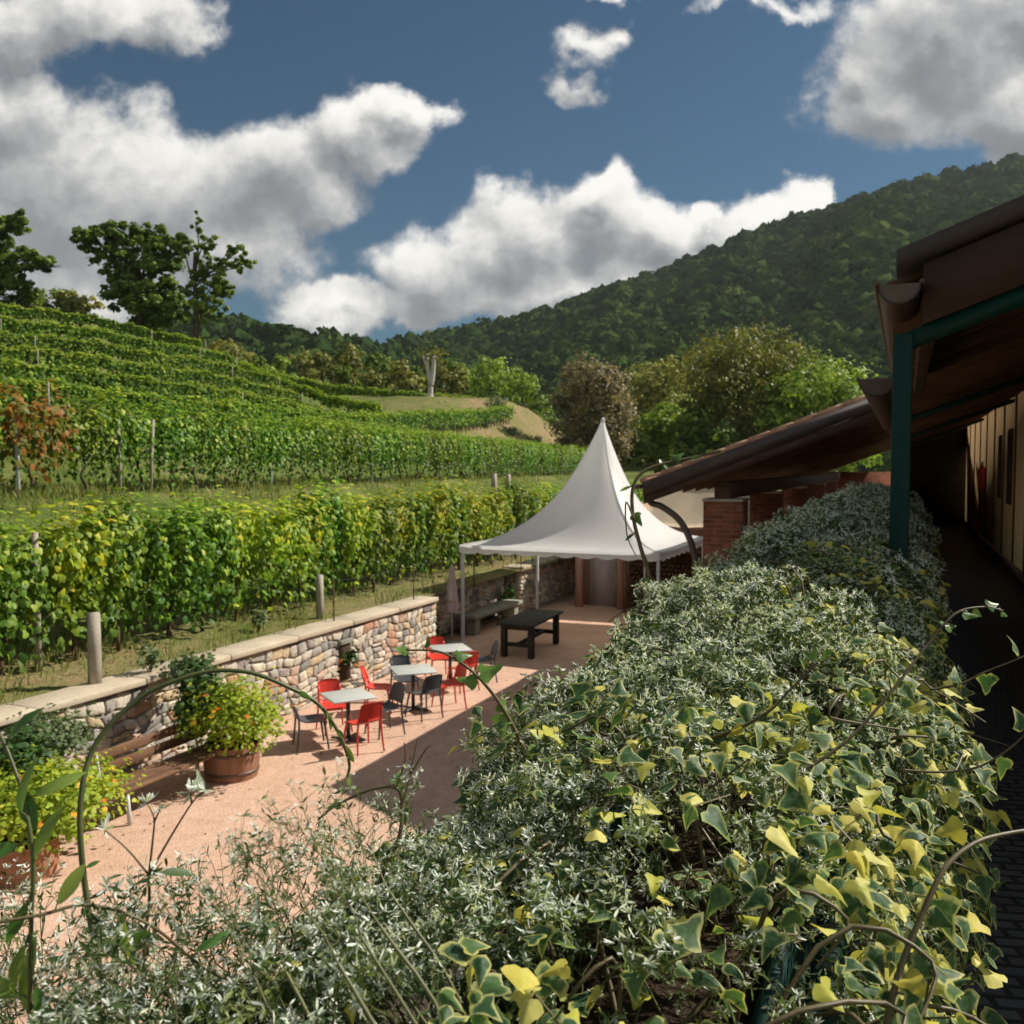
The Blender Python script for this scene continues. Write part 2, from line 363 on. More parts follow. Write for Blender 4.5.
# ================================================================= sky, sun, camera
SUN = norm(A([.80, .83, 1.0])); SUN_EL = math.asin(SUN[2]); SUN_AZ = math.atan2(SUN[0], SUN[1])
sl = bpy.data.lights.new('sun', 'SUN'); sl.energy = 3.6; sl.angle = R(.53); sl.color = (1, .93, .82)
so = bpy.data.objects.new('sun', sl); COL.objects.link(so); so.location = (20, 30, 60)
so.rotation_euler = Vector(-SUN).to_track_quat('-Z', 'Y').to_euler()
cam = bpy.data.cameras.new('camera'); cam.sensor_width = 36; cam.lens = 36 * FPX / 1024; cam.clip_start = .05; cam.clip_end = 6000
cam.dof.use_dof = True; cam.dof.focus_distance = 1.25; cam.dof.aperture_fstop = 14
co = bpy.data.objects.new('camera', cam); COL.objects.link(co); co.location = CAM
co.rotation_euler = (math.pi / 2 - TH, 0, PSI); SC.camera = co

def build_world():
    w = bpy.data.worlds.new('World'); SC.world = w; w.use_nodes = True; nt = w.node_tree; nt.nodes.clear()
    L = nt.links.new
    out = nd(nt, 'ShaderNodeOutputWorld')
    sky = nd(nt, 'ShaderNodeTexSky', sky_type='NISHITA', sun_disc=False); sky.sun_elevation = SUN_EL; sky.sun_rotation = SUN_AZ
    sky.air_density = 1.0; sky.dust_density = .6; sky.ozone_density = 1.6
    d = nd(nt, 'ShaderNodeTexCoord').outputs['Generated']
    def dot(v):
        n = nd(nt, 'ShaderNodeVectorMath', operation='DOT_PRODUCT'); L(d, n.inputs[0]); n.inputs[1].default_value = v; return n.outputs['Value']
    f = mth(nt, 'MAXIMUM', dot(tuple(FH)), .08)
    u = mth(nt, 'DIVIDE', dot(tuple(RT)), f); v = mth(nt, 'DIVIDE', dot((0, 0, 1)), f)
    cb = nd(nt, 'ShaderNodeCombineXYZ'); L(u, cb.inputs[0]); L(v, cb.inputs[1]); P = cb.outputs[0]
    blobs = [(50, 205, 135, 105), (170, 200, 145, 85), (275, 170, 105, 66), (372, 132, 70, 46), (225, 255, 110, 62), (90, 290, 120, 60), (5, 120, 85, 75), (318, 195, 52, 50), (412, 108, 50, 30),
             (40, 25, 130, 55), (160, 28, 70, 40),
             (592, 215, 72, 52), (520, 245, 90, 52), (650, 235, 80, 48), (440, 285, 95, 54), (560, 290, 165, 46), (690, 262, 70, 34), (335, 318, 64, 34), (400, 318, 70, 26), (600, 190, 35, 26),
             (752, 218, 56, 36), (795, 214, 30, 26), (708, 215, 26, 22), (740, 240, 60, 20),
             (935, 60, 140, 98), (1010, 118, 130, 72), (880, 105, 90, 62), (1010, 15, 130, 60), (850, 70, 45, 40),
             (585, 66, 46, 26), (612, 54, 28, 20), (525, 8, 38, 20), (752, 4, 62, 18), (600, 14, 34, 12), (566, 92, 28, 14),
             (-120, 200, 140, 120), (-150, 40, 150, 80), (1180, 80, 140, 90)]
    # billows: two noises on the sky itself push the blob outlines about
    w1 = nd(nt, 'ShaderNodeTexNoise'); w1.inputs['Scale'].default_value = 7.5; w1.inputs['Detail'].default_value = 7; w1.inputs['Roughness'].default_value = .56; L(P, w1.inputs['Vector'])
    def vm(op, a, b, c=None):
        n = nd(nt, 'ShaderNodeVectorMath', operation=op)
        for i, x in enumerate((a, b, c)):
            if x is None: continue
            if isinstance(x, tuple): n.inputs[i].default_value = x
            else: L(x, n.inputs[i])
        return n.outputs['Value'] if op in ('LENGTH', 'DOT_PRODUCT') else n.outputs[0]
    W = vm('MULTIPLY_ADD', vm('SUBTRACT', w1.outputs['Color'], (.5, .5, .5)), (.17, .15, 0), P)
    def field(Q):
        cur = None
        for (x, y, rx, ry) in blobs:
            wisp = y < 120 and 490 < x < 800
            if wisp: rx, ry = rx * 1.75, ry * 1.7
            c = ((x - 512) / 900, (467 - y) / 900); ix, iy = 900 / rx, 900 / ry
            m = vm('LENGTH', vm('MULTIPLY_ADD', Q, (ix, iy, 0), (-c[0] * ix, -c[1] * iy, 0)), None)
            if wisp: m = mth(nt, 'ADD', m, .52)
            cur = m if cur is None else mth(nt, 'SMOOTH_MIN', cur, m, .18)
        return mth(nt, 'SUBTRACT', 1.0, cur)
    def fbm(Q, sc, det=8, ro=.6):
        n = nd(nt, 'ShaderNodeTexNoise'); n.inputs['Scale'].default_value = sc; n.inputs['Detail'].default_value = det; n.inputs['Roughness'].default_value = ro; L(Q, n.inputs['Vector']); return n.outputs['Fac']
    def dens(off):
        Q = vm('ADD', W, off); b = field(Q)
        P2 = vm('ADD', P, off)
        return b, mth(nt, 'ADD', mth(nt, 'ADD', b, mth(nt, 'MULTIPLY', mth(nt, 'SUBTRACT', fbm(P2, 11, 8, .56), .5), 1.1)), mth(nt, 'MULTIPLY', mth(nt, 'SUBTRACT', fbm(P2, 42, 5, .6), .5), .22))
    b0, d0 = dens((0, 0, 0)); b1, d1 = dens((.010, .034, 0))
    a = nd(nt, 'ShaderNodeMapRange', interpolation_type='SMOOTHERSTEP'); L(d0, a.inputs[0]); a.inputs[1].default_value = -.08; a.inputs[2].default_value = .40
    alpha = mth(nt, 'MULTIPLY', a.outputs[0], mth(nt, 'GREATER_THAN', dot(tuple(FH)), .081))
    alpha = mth(nt, 'MULTIPLY', alpha, mth(nt, 'GREATER_THAN', v, -.05))
    # the unseen rest of the sky: broken cloud of the same kind, added for fill light
    rest = nd(nt, 'ShaderNodeMapRange', interpolation_type='SMOOTHSTEP'); L(fbm(d, 2.6, 6, .6), rest.inputs[0]); rest.inputs[1].default_value = .46; rest.inputs[2].default_value = .60
    alpha = mth(nt, 'MAXIMUM', alpha, mth(nt, 'MULTIPLY', rest.outputs[0], mth(nt, 'LESS_THAN', dot(tuple(FH)), .42)))
    grad = mth(nt, 'SUBTRACT', d0, d1)
    thick = nd(nt, 'ShaderNodeMapRange'); L(b0, thick.inputs[0]); thick.inputs[1].default_value = .1; thick.inputs[2].default_value = .95; thick.inputs[3].default_value = .66; thick.inputs[4].default_value = .27
    lum = mth(nt, 'ADD', thick.outputs[0], mth(nt, 'MULTIPLY', grad, .72), None, True)
    cc = ramp(nt, lum, [(0, (.085, .091, .100)), (.3, (.138, .143, .150)), (.55, (.240, .241, .242)), (.8, (.42, .41, .39)), (1, (.50, .487, .465))])
    tint = mixc(nt, 1.0, sky.outputs[0], (.165, .33, .405), 'MULTIPLY')
    bg = nd(nt, 'ShaderNodeBackground'); L(tint, bg.inputs[0]); bg.inputs[1].default_value = .052
    bc = nd(nt, 'ShaderNodeBackground'); L(cc, bc.inputs[0]); bc.inputs[1].default_value = 1.0
    ms = nd(nt, 'ShaderNodeMixShader'); L(alpha, ms.inputs[0]); L(bg.outputs[0], ms.inputs[1]); L(bc.outputs[0], ms.inputs[2])
    L(ms.outputs[0], out.inputs[0])
    w.cycles.sampling_method = 'MANUAL'; w.cycles.sample_map_resolution = 512
build_world()

# ================================================================= terrain
XW = -10.55                                  # back edge of the terrace wall
R2A, R2B = A([-17.3, 12.9]), A([-26.6, 75.6])
def z_crest_py(px): return np.interp(px, [-700, -500, 0, 100, 150, 210, 260, 330, 430, 500, 530, 560, 600, 660], [300, 305, 300, 318, 334, 350, 371, 396, 397, 399, 410, 432, 452, 462])
def Zc(px): return np.interp(px, [-700, 0, 150, 260, 430, 520, 560, 660], [100, 95, 95, 92, 90, 104, 125, 150])
def ray_line(px, P0, P1):
    """distance ahead at which the vertical plane through a pixel column meets a ground line"""
    a = (px - 512) / 900
    dx, dy = RT[0] * a + FH[0], RT[1] * a + FH[1]
    ex, ey = P1[0] - P0[0], P1[1] - P0[1]
    den = dx * ey - dy * ex
    return (P0[0] * ey - P0[1] * ex) / den
def xy(px, Z):
    a = (px - 512) / 900
    return A([(RT[0] * a + FH[0]) * Z, (RT[1] * a + FH[1]) * Z])
def Zoff(px, off):                            # row 2's line shifted sideways by off
    n = norm(A([-(R2B - R2A)[1], (R2B - R2A)[0]])) * off
    return float(ray_line(px, R2A + n, R2B + n))
def Zx(px, x): return float(ray_line(px, A([x, 0.0]), A([x, 10.0])))
def far_z(px, Z):
    z0 = min(Zoff(px, 4.0), 100); zc = Zc(px)
    zt = 4.5 + (467 - z_crest_py(px)) / 900 * zc
    u = np.clip((Z - z0) / max(zc - z0, 1), 0, 1)
    z = 4.75 + (zt - 4.75) * u ** 1.25
    if Z > zc: z = zt - (Z - zc) * .10
    return z
def build_terrain():
    cols = list(np.arange(-760, 661, 14)); G = []; rr = []
    for px in cols:
        prof = [(min(Zx(px, XW), 48), 1.36), (min(Zx(px, -12.0), 56), 1.45), (min(Zx(px, -13.4), 64), 1.65), (min(Zoff(px, -1.3), 74), 3.55), (min(Zoff(px, -.8), 77), 3.8), (min(Zoff(px, 0), 80), 3.85), (min(Zoff(px, 2.2), 92), 4.0), (min(Zoff(px, 4.0), 100), 4.75)]
        Zs = [p[0] for p in prof]; zs = [p[1] for p in prof]
        for k in range(1, len(Zs)): Zs[k] = max(Zs[k], Zs[k - 1] + .3)
        last = Zs[-1]; zc = max(Zc(px), last + 6)
        for u in np.linspace(0, 1, 26)[1:]: Z = last + (zc - last) * u; Zs.append(Z); zs.append(far_z(px, Z))
        for dz in (3, 8, 16, 40, 80, 130): Zs.append(zc + dz); zs.append(far_z(px, zc) - (.5, 1.5, 3, 7, 10, 13)[(3, 8, 16, 40, 80, 130).index(dz)])
        # refine the near rows
        Zf = []; zf = []
        for k in range(len(Zs) - 1):
            n = 5 if k < 8 else 1
            for t in np.arange(n) / n: Zf.append(Zs[k] + (Zs[k + 1] - Zs[k]) * t); zf.append(zs[k] + (zs[k + 1] - zs[k]) * t)
        Zf.append(Zs[-1]); zf.append(zs[-1])
        G.append([[*xy(px, Z), z + .04 * math.sin(px * .31 + k * 1.7) * min(1, k / 4)] for k, (Z, z) in enumerate(zip(Zf, zf))])
        # more bare earth on the mound's flank
        rr.append([.5 + (.30 if k < 9 else .04 if 17 < k < 26 else -.08 if k <= 17 else 0) + (.36 if (px > 335 and 34 < k and Z < Zc(px) + 4) else 0) * min(1, max(0, (px - 300) / 160)) * (1.25 if px > 470 else .45) for k, Z in enumerate(Zf)])
    G = A(G); n, m, _ = G.shape
    mb = MB(); mb.add(G.reshape(-1, 3), grid_faces(n, m)[:, ::-1], rnd=A(rr).ravel()); o = mb.build('hillside_terrain', MT['terrain'], smooth=True); tag(o, kind='structure')
build_terrain()
mb = MB(); mb.add([(-1850, -1850, -.35), (1850, -1850, -.35), (1850, 1850, -.35), (-1850, 1850, -.35)], A([[0, 1, 2, 3]])); tag(mb.build('ground', MT['terrain']), kind='structure')
mb = MB(); g = A([[(x, y, .012 * math.sin(x * 1.3 + y * .7)) for y in np.linspace(-8, 46, 60)] for x in np.linspace(-11.2, 2.5, 20)]); mb.add(g.reshape(-1, 3), grid_faces(20, 60)[:, ::-1]); tag(mb.build('gravel_terrace', MT['gravel'], smooth=True), kind='structure')

# ================================================================= the wooded mountain
SKY = [(100, 330), (200, 324), (240, 328), (290, 338), (345, 350), (400, 347), (440, 338), (500, 326), (560, 312), (620, 293), (680, 268), (740, 243), (800, 224), (860, 206), (920, 187), (980, 172), (1024, 164), (1120, 140), (1260, 112), (1450, 100)]
def ridge(px):
    Z = np.interp(px, [100, 340, 420, 560, 1024, 1450], [420, 430, 640, 760, 930, 1000])
    return Z, 4.5 + (467 - np.interp(px, [s[0] for s in SKY], [s[1] for s in SKY])) / 900 * Z - 7.5
def mtn(px, v):
    Zr, zr = ridge(px); Z0 = np.interp(px, [100, 420, 700, 1024, 1450], [260, 250, 235, 220, 220])
    Z = Z0 + (Zr - Z0) * v
    z = -2 + (zr + 2) * (v ** 1.12)
    sp = np.sin(px * .021 + v * 2.2) * .5 + np.sin(px * .047 - v * 3.1 + 1) * .3 + np.sin(px * .013 + 5 * v) * .4
    z = z * (1 + .10 * sp * np.sin(np.clip(v, 0, 1) * math.pi)) + 9 * sp * np.sin(np.clip(v, 0, 1) * math.pi) * .5
    a = (px - 512) / 900
    return np.stack([(RT[0] * a + FH[0]) * Z, (RT[1] * a + FH[1]) * Z, z], -1)
def build_mountain():
    px = np.linspace(100, 1450, 110); v = np.concatenate([np.linspace(0, 1, 50), [1.08, 1.3]])
    Pg, Vg = np.meshgrid(px, v, indexing='ij'); G = mtn(Pg, np.minimum(Vg, 1)); ex = Vg > 1
    back = np.maximum(Vg - 1, 0); a = (Pg - 512) / 900
    for i in range(2): G[..., i] += (RT[i] * a + FH[i]) * back * 600
    G[..., 2] -= back * 300
    mb = MB(); mb.add(G.reshape(-1, 3), grid_faces(*Pg.shape)[:, ::-1], rnd=.2); tag(mb.build('wooded_mountain', MT['forest'], smooth=True), kind='structure')
    # crowns: a lumpy dome with leafy tufts
    tpls = []
    for k in range(6):
        bm = bmesh.new(); bmesh.ops.create_icosphere(bm, subdivisions=2, radius=1)
        V = A([q.co[:] for q in bm.verts]); F = A([[q.index for q in f.verts] for f in bm.faces]); bm.free()
        r = 1 + .16 * np.sin(V @ rng.normal(size=3) * 4 + k) + .14 * np.sin(V @ rng.normal(size=3) * 6) + rng.normal(size=len(V)) * .06
        V = V * r[:, None]; V[:, 2] *= .95
        F = F[(V[F][:, :, 2].mean(1) > -.45)]
        T = norm(rng.normal(size=(70, 3))); T[:, 2] = np.abs(T[:, 2]) * 1.1 - .2
        m2 = MB(); m2.add(V * .97, F, rnd=0, edge=0)
        s = .2; q = A([(-s, -s, 0), (s, -s * .7, .05), (s * .8, s, 0), (-s, s * .8, .05)])
        scatter(m2, (q, [A([[0, 1, 2, 3]])], np.ones(4)), T * rng.uniform(.96, 1.10, (70, 1)), frames(T + rng.normal(size=T.shape) * .42), rng.uniform(.5, 1.2, 70), rnd=np.zeros(70))
        tpls.append((np.concatenate(m2.V), m2.F, np.concatenate(m2.ed)))
    N = 11500
    px = rng.uniform(150, 1120, N * 2); v = rng.random(N * 2) ** .75
    keep = rng.random(N * 2) < np.interp(px, [150, 400, 1120], [.45, .6, .75]); px = px[keep]; v = v[keep]
    P = mtn(px, v); n = len(P)
    dist = np.linalg.norm(P, axis=1)
    S = np.clip(rng.lognormal(1.70, .38, n), 2.6, 11) * np.interp(dist, [240, 900], [.85, 1.15])
    # stands of lighter broadleaf lower down, darker wood above
    st = np.sin(px * .03 + 1.3) * .5 + np.sin(px * .011 + v * 9) * .5
    rnd = np.clip(rng.normal(.34, .18, n) + .20 * st + .10 * np.sin(px * .09 + v * 31) + np.interp(v, [0, .25, .5, 1], [.30, .12, 0, -.05]), 0, 1)
    mb = MB()
    idx = rng.integers(0, 6, n)
    for k in range(6):
        w = idx == k
        M = np.stack([rotz(a) @ np.diag([1, rng.uniform(.8, 1.2), rng.uniform(.9, 1.35)]) for a in rng.uniform(0, 6.28, w.sum())])
        scatter(mb, tpls[k], P[w] + A([0, 0, 2.5]), M, S[w], rnd=rnd[w])
    tag(mb.build('mountain_woodland', MT['forest'], smooth=True), 'dense dark green woodland covering the whole mountainside under the clouds', 'woodland', kind='stuff')
build_mountain()

# ================================================================= trees
QUAD = (A([(-.5, -.5, 0), (.5, -.42, .12), (.42, .5, -.05), (-.48, .45, .1)]), [A([[0, 1, 2, 3]])], np.ones(4))
def make_tree(base, h, blobs, nleaf, leaf, mat, label, cat='tree', group=None, name='tree', trunk_r=.3, lean=(0, 0), sparse=0.0, loose=.10, trunk_mat='bark', top=.6):
    """blobs: (dx, dy, dz as a share of h, radius x, y, z) in metres round the trunk's base"""
    root = empty(name, base, 0, label, cat, group)
    mb = MB(); tp = A([lean[0], lean[1], h * top])
    mb.tube(crom([(0, 0, -.6), (tp[0] * .2 + .1, tp[1] * .2, h * .22), (tp[0] * .6 - .1, tp[1] * .6, h * .42), tp], 4), np.linspace(trunk_r, trunk_r * .35, 13), 8)
    for (x, y, z, rx, ry, rz) in blobs:
        s0 = A([lean[0] * .5, lean[1] * .5, h * min(.2 + .35 * rng.random(), max(z - .12, .15))]); e = A([x, y, h * z])
        mid = (s0 + e) / 2 + A([0, 0, rz * .1]) + rng.normal(size=3) * .12 * rz
        mb.tube(crom([s0, mid, e], 4), np.linspace(trunk_r * .4, trunk_r * .08, 9), 5)
        for q in range(4):
            d = norm(rng.normal(size=3)) * A([rx, ry, rz]) * .85
            mb.tube(A([mid * .4 + e * .6, e + d * .5, e + d]), [trunk_r * .14, trunk_r * .08, trunk_r * .03], 4)
    mb.build('trunk', MT[trunk_mat], root, True)
    vol = A([b[3] * b[4] * b[5] for b in blobs]) ** .75; cnt = (nleaf * vol / vol.sum()).astype(int); lb = MB()
    for (x, y, z, rx, ry, rz), n in zip(blobs, cnt):
        # leaves gather in clumps on and inside each limb's crown
        n = int(n * 3.3); nc = max(6, int(n / (38 if loose > 0 else 64))); C = norm(rng.normal(size=(nc, 3))) * (rng.random((nc, 1)) ** .38) * A([rx, ry, rz]); k = rng.integers(0, nc, n)
        cs = rng.uniform(.07, .17 + loose, nc) * (rx * ry * rz) ** (1 / 3) * 1.25
        o = rng.normal(size=(n, 3)); L = C[k] + o * cs[k][:, None] * A([1, 1, .7]) * .75
        N = norm(L / A([rx, ry, rz]) * .6 + norm(o) * .8 + A([0, 0, .6]) + rng.normal(size=L.shape) * .45)
        rn = np.clip(rng.random(nc)[k] * .55 + rng.random(n) * .45, 0, 1)
        scatter(lb, QUAD, L + A([x, y, h * z]), frames(N), leaf * .50 * rng.uniform(.5, 1.35, n), rnd=rn)
    lb.build('crown', MT[mat], root)
    return root
def blobset(W, h, n, zlo=.4, zhi=.92, flat=.8, r=.34):
    out = []
    for i in range(n):
        z = zlo + (zhi - zlo) * (i + .5) / n; a = i * 2.4 + rng.random()
        wz = W * .5 * math.sin(math.pi * min(.92, max(.12, (z - zlo * .65) / (1.05 - zlo * .65)))) * .75
        rr = W * r * rng.uniform(.75, 1.1)
        out.append((math.cos(a) * wz * rng.uniform(.6, 1), math.sin(a) * wz * rng.uniform(.6, 1), z - .02, rr, rr, rr * flat))
    return out
def tree_px(px, py_top, Z, wpx, zbase, n, leaf, mat, label, nb=9, **k):
    P = at(px, 467, Z); h = 4.5 + (467 - py_top) / 900 * Z - zbase; W = wpx / 900 * Z
    return make_tree((P[0], P[1], zbase), h, blobset(W, h, nb, k.pop('zlo', .35), k.pop('zhi', .86), k.pop('flat', .8), k.pop('r', .30)), n, leaf, mat, label, **k)

def oblob(px, py, Z, wx, wz, base, h):
    """a limb crown at a pixel, wx x wz pixels across"""
    P = at(px, py, Z); rx, rz = wx / 2 / 900 * Z, wz / 2 / 900 * Z
    return (P[0] - base[0], P[1] - base[1], (P[2] - base[2]) / h, rx, rx * .9, rz)
def shaped_tree(bpx, bpy, Z, top, bl, n, leaf, mat, label, **k):
    P = at(bpx, bpy, Z); h = (bpy - top) / 900 * Z
    return make_tree(tuple(P), h, [oblob(x, y, Z, a, b, P, h) for (x, y, a, b) in bl], n, leaf, mat, label, **k)
# on the vineyard's brow
shaped_tree(-18, 298, 92, 205, [(0, 232, 46, 36), (20, 222, 34, 24), (32, 258, 42, 22), (52, 266, 26, 14), (10, 262, 42, 34), (-30, 240, 60, 60), (14, 282, 40, 18), (-20, 280, 50, 30)], 5200, .62, 't_oak', 'dark oak cut by the edge of the view on the vineyard brow', trunk_r=.5, name='oak_tree', loose=-.03)
shaped_tree(140, 330, 96, 216, [(95, 237, 44, 30), (118, 232, 46, 26), (150, 240, 52, 34), (120, 262, 54, 30), (160, 268, 50, 44), (138, 292, 66, 36), (112, 288, 36, 24), (178, 250, 34, 30), (150, 312, 74, 30), (90, 252, 22, 18), (172, 296, 36, 40)], 6500, .66, 't_oak', 'broad dark oak with an open spreading crown on the vineyard brow', trunk_r=.55, name='oak_tree', loose=-.03)
shaped_tree(196, 334, 94, 205, [(196, 222, 14, 24), (206, 240, 24, 26), (184, 248, 26, 26), (222, 262, 26, 26), (200, 268, 26, 34), (214, 282, 34, 36), (236, 252, 28, 22), (240, 266, 28, 18), (228, 290, 22, 24), (206, 308, 44, 30), (246, 262, 18, 14), (190, 290, 24, 30)], 3000, .50, 't_mid', 'thin topped slender tree with sparse drooping branches beside the broad oak', trunk_r=.35, name='ash_tree', loose=-.03)
for (px, py, w, m, lab) in [(40, 292, 60, 't_mid', 'low rounded bush at the top of the vine terraces below the first oak'), (84, 297, 40, 't_pale', 'low pale dry bush at the top of the vine terraces'), (228, 350, 70, 't_olive', 'olive brown bush on the brow just below the slender tree')]:
    tree_px(px, py - 4, 97, w, float(far_z(px, 97)) - 1, 1300, .5, m, lab, nb=5, name='bush', zlo=.25, trunk_r=.12)
# the belt behind the mound
belt = [(262, 342, 26, 't_mid'), (284, 343, 30, 't_light'), (306, 340, 30, 't_pale'), (330, 341, 34, 't_olive'), (356, 338, 38, 't_olive'), (384, 342, 34, 't_oak'), (404, 346, 30, 't_pale'), (440, 343, 42, 't_olive'), (462, 352, 36, 't_mid'), (497, 350, 52, 't_light'), (524, 362, 46, 't_mid'), (538, 388, 34, 't_mid'), (346, 356, 30, 't_oak'), (418, 360, 34, 't_oak')]
nm = {'t_mid': 'mid green', 't_light': 'fresh light green', 't_pale': 'pale straw green', 't_olive': 'olive brown', 't_oak': 'dark green'}
wh = ['first at the end of the upper vine rows', 'just past the end of the upper vine rows', 'third from the vine rows in the belt', 'fourth from the vine rows in the belt', 'tallest of the belt behind the bare mound', 'before the dead trunk in the belt', 'close before the dead trunk', 'just past the dead trunk', 'second past the dead trunk', 'with a broad dome past the dead trunk', 'at the far end of the mound', 'low at the foot of the mound', 'standing low in front of the belt', 'right behind the dead trunk']
for i, (px, top, w, m) in enumerate(belt):
    tree_px(px, top - 2, 132 + 7 * (i % 3), w * 1.25, 6.5 if px < 500 else 3.0, 2100, .62, m, f'{nm[m]} tree {wh[i]}', nb=8, name='tree', zlo=.22, zhi=.84, flat=.9, group='trees of the belt behind the mound')
# beyond the tent and over the tiled roof
tree_px(596, 350, 92, 84, 1.0, 4600, .46, 't_brown', 'half bare autumn tree with brownish leaves right behind the tent peak', nb=13, name='autumn_tree', zlo=.3, zhi=.86, loose=.14, group='trees beyond the tent')
tree_px(656, 346, 128, 70, 1.0, 4000, .62, 't_pale', 'pale yellowish tree with a bare branching middle beyond the tent', nb=11, name='tree', zlo=.4, zhi=.86, group='trees beyond the tent')
tree_px(664, 392, 112, 62, .5, 3600, .6, 't_light', 'low bright green tree below the pale yellowish one', nb=9, name='tree', zlo=.2, zhi=.84, group='trees beyond the tent')
tree_px(742, 326, 104, 128, .5, 8200, .52, 't_olive', 'large dark olive tree rising over the tiled roof edge', nb=17, name='tree', zlo=.3, zhi=.88, trunk_r=.5, group='trees beyond the tent')
tree_px(826, 357, 98, 118, .5, 5200, .62, 't_light', 'bright green domed tree just above the tiled roof', nb=12, name='tree', zlo=.35, zhi=.84, group='trees beyond the tent')
tree_px(700, 395, 98, 60, .5, 3000, .6, 't_oak', 'dark green tree low between the tent and the tiled roof', nb=8, name='tree', zlo=.2, zhi=.82, group='trees beyond the tent')
tree_px(624, 415, 100, 50, .5, 2400, .6, 't_mid', 'mid green tree low behind the tent slope', nb=7, name='tree', zlo=.2, zhi=.82, group='trees beyond the tent')
tree_px(566, 410, 125, 50, .5, 2400, .62, 't_oak', 'dark green tree before the autumn tree at the end of the vines', nb=7, name='tree', zlo=.2, zhi=.82, group='trees beyond the tent')
tree_px(790, 380, 150, 70, .5, 3000, .8, 't_mid', 'mid green tree between the olive tree and the bright domed one', nb=8, name='tree', zlo=.2, zhi=.84, group='trees beyond the tent')
tree_px(705, 352, 165, 60, .5, 2600, .85, 't_pale', 'far pale green tree at the wood edge behind the olive tree', nb=8, name='tree', zlo=.2, zhi=.84, group='trees beyond the tent')
# the dead trunk on the mound
def dead_trunk():
    Z = 92; P = at(430, 396, Z); root = empty('dead_tree', tuple(P), 0, 'pale bare dead tree trunk forking in two on the grassy mound', 'dead tree')
    q = lambda x, y: at(x, y, Z) - P
    mb = MB(); mb.tube(crom([q(430, 399), q(430.5, 390), q(430, 380), q(427.5, 368), q(427.5, 357)], 4), np.linspace(.48, .20, 17) * A([1, .85] + [.68] * 15), 9)
    mb.tube(crom([q(430.5, 386), q(432.6, 376), q(433.6, 366), q(433.8, 356)], 4), np.linspace(.30, .17, 13), 8)
    mb.tube(crom([q(427, 366), q(424, 360), q(423, 356)], 3), np.linspace(.16, .06, 7), 6)
    mb.build('trunk', MT['deadwood'], root, True)
    lb = MB(); n = 130; C = A([q(427, 356), q(434, 354), q(438, 351), q(424, 353)]); L = C[rng.integers(0, 4, n)] + rng.normal(size=(n, 3)) * A([.55, .4, .38])
    scatter(lb, QUAD, L, frames(rng.normal(size=(n, 3)) + A([0, 0, .5])), rng.uniform(.12, .24, n)); lb.build('crown', MT['t_olive'], root)
dead_trunk()

# ================================================================= the air
def haze():
    m, nt, out = new_mat('haze_air'); p = nd(nt, 'ShaderNodeVolumePrincipled'); p.inputs['Color'].default_value = (.80, .88, .97, 1); p.inputs['Density'].default_value = .00006; p.inputs['Anisotropy'].default_value = .2
    nt.links.new(p.outputs[0], out.inputs['Volume'])
    mb = MB(); mb.box((-1900, -1900, -1.4), (1900, 1900, 460)); o = mb.build('haze', m); tag(o, kind='stuff'); o.display_type = 'WIRE'
haze()
# ================================================================= vineyard
VL = A([(0, 0, 0), (.30, -.10, .02), (.52, .22, -.05), (.34, .48, .0), (.26, .78, -.03), (0, 1.0, -.10), (-.26, .78, -.03), (-.34, .48, 0), (-.52, .22, -.05), (-.30, -.10, .02), (0, .42, .07)])
VLF = (VL, [A([[10, i, (i + 1)] for i in range(9)] + [[10, 9, 0]])], np.ones(11))
VLs = (A([(0, 0, 0), (.42, .2, -.05), (.25, .8, 0), (0, 1, -.08), (-.25, .8, 0), (-.42, .2, -.05), (0, .45, .06)]), [A([[6, i, (i + 1) % 6] for i in range(6)])], np.ones(7))
def vine_foliage(name, n, L, T, z0, z1, leaf, mat, tpl, drape=.5, shoots=10):
    """leaf wall of one vine: L along the row, T thick, from z0 to z1"""
    mb = MB()
    ns = 13; su = (np.arange(ns) + .5 + rng.normal(size=ns) * .3) / ns - .5; sh = rng.uniform(.80, 1.10, ns); sw = rng.uniform(.7, 1.2, ns); ki = rng.integers(0, ns, n)
    u = su[ki] * L + rng.normal(size=n) * .05; zz = rng.beta(1.5, 1.15, n) * (z1 - z0) + z0
    zz = z0 + (zz - z0) * sh[ki]
    bulge = sw[ki] * (.6 + .4 * np.sin(np.clip((zz - z0) / (z1 - z0), 0, 1) * math.pi) + .12 * np.sin(u * 9 + zz * 7))
    w = np.sign(rng.normal(size=n)) * (rng.random(n) ** .45) * T * .5 * bulge
    hang = rng.random(n) < .10; zz[hang] = z0 - rng.random(hang.sum()) ** 1.6 * drape * sw[ki][hang]
    up = rng.random(n) < .07; zz[up] = z1 + rng.random(up.sum()) ** 1.8 * .28
    zz += .07 * np.sin(u * 6.3 + 1) + .05 * np.sin(u * 13)
    P = np.stack([u, w, zz], -1)
    N = np.stack([rng.normal(size=n) * .5, np.sign(w) * .8 + rng.normal(size=n) * .35, .22 + rng.normal(size=n) * .35], -1); N[up] += A([0, 0, 1.2]); tp = np.clip((zz - z0) / (z1 - z0) - .72, 0, 1) * 3; N[:, 2] += tp * 1.7
    M = frames(N, U=np.stack([rng.normal(size=n) * .6, np.sign(w) * .5, -np.ones(n)], -1) * -1)
    M[:, :, :2] *= -1
    rn = np.clip(rng.normal(.42, .24, n) + .28 * (zz - z0) / (z1 - z0) - .12, 0, 1)  # paler upwards: young leaves, plus sunlit tops put into the leaf colour
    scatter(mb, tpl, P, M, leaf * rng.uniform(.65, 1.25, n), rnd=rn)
    return mb
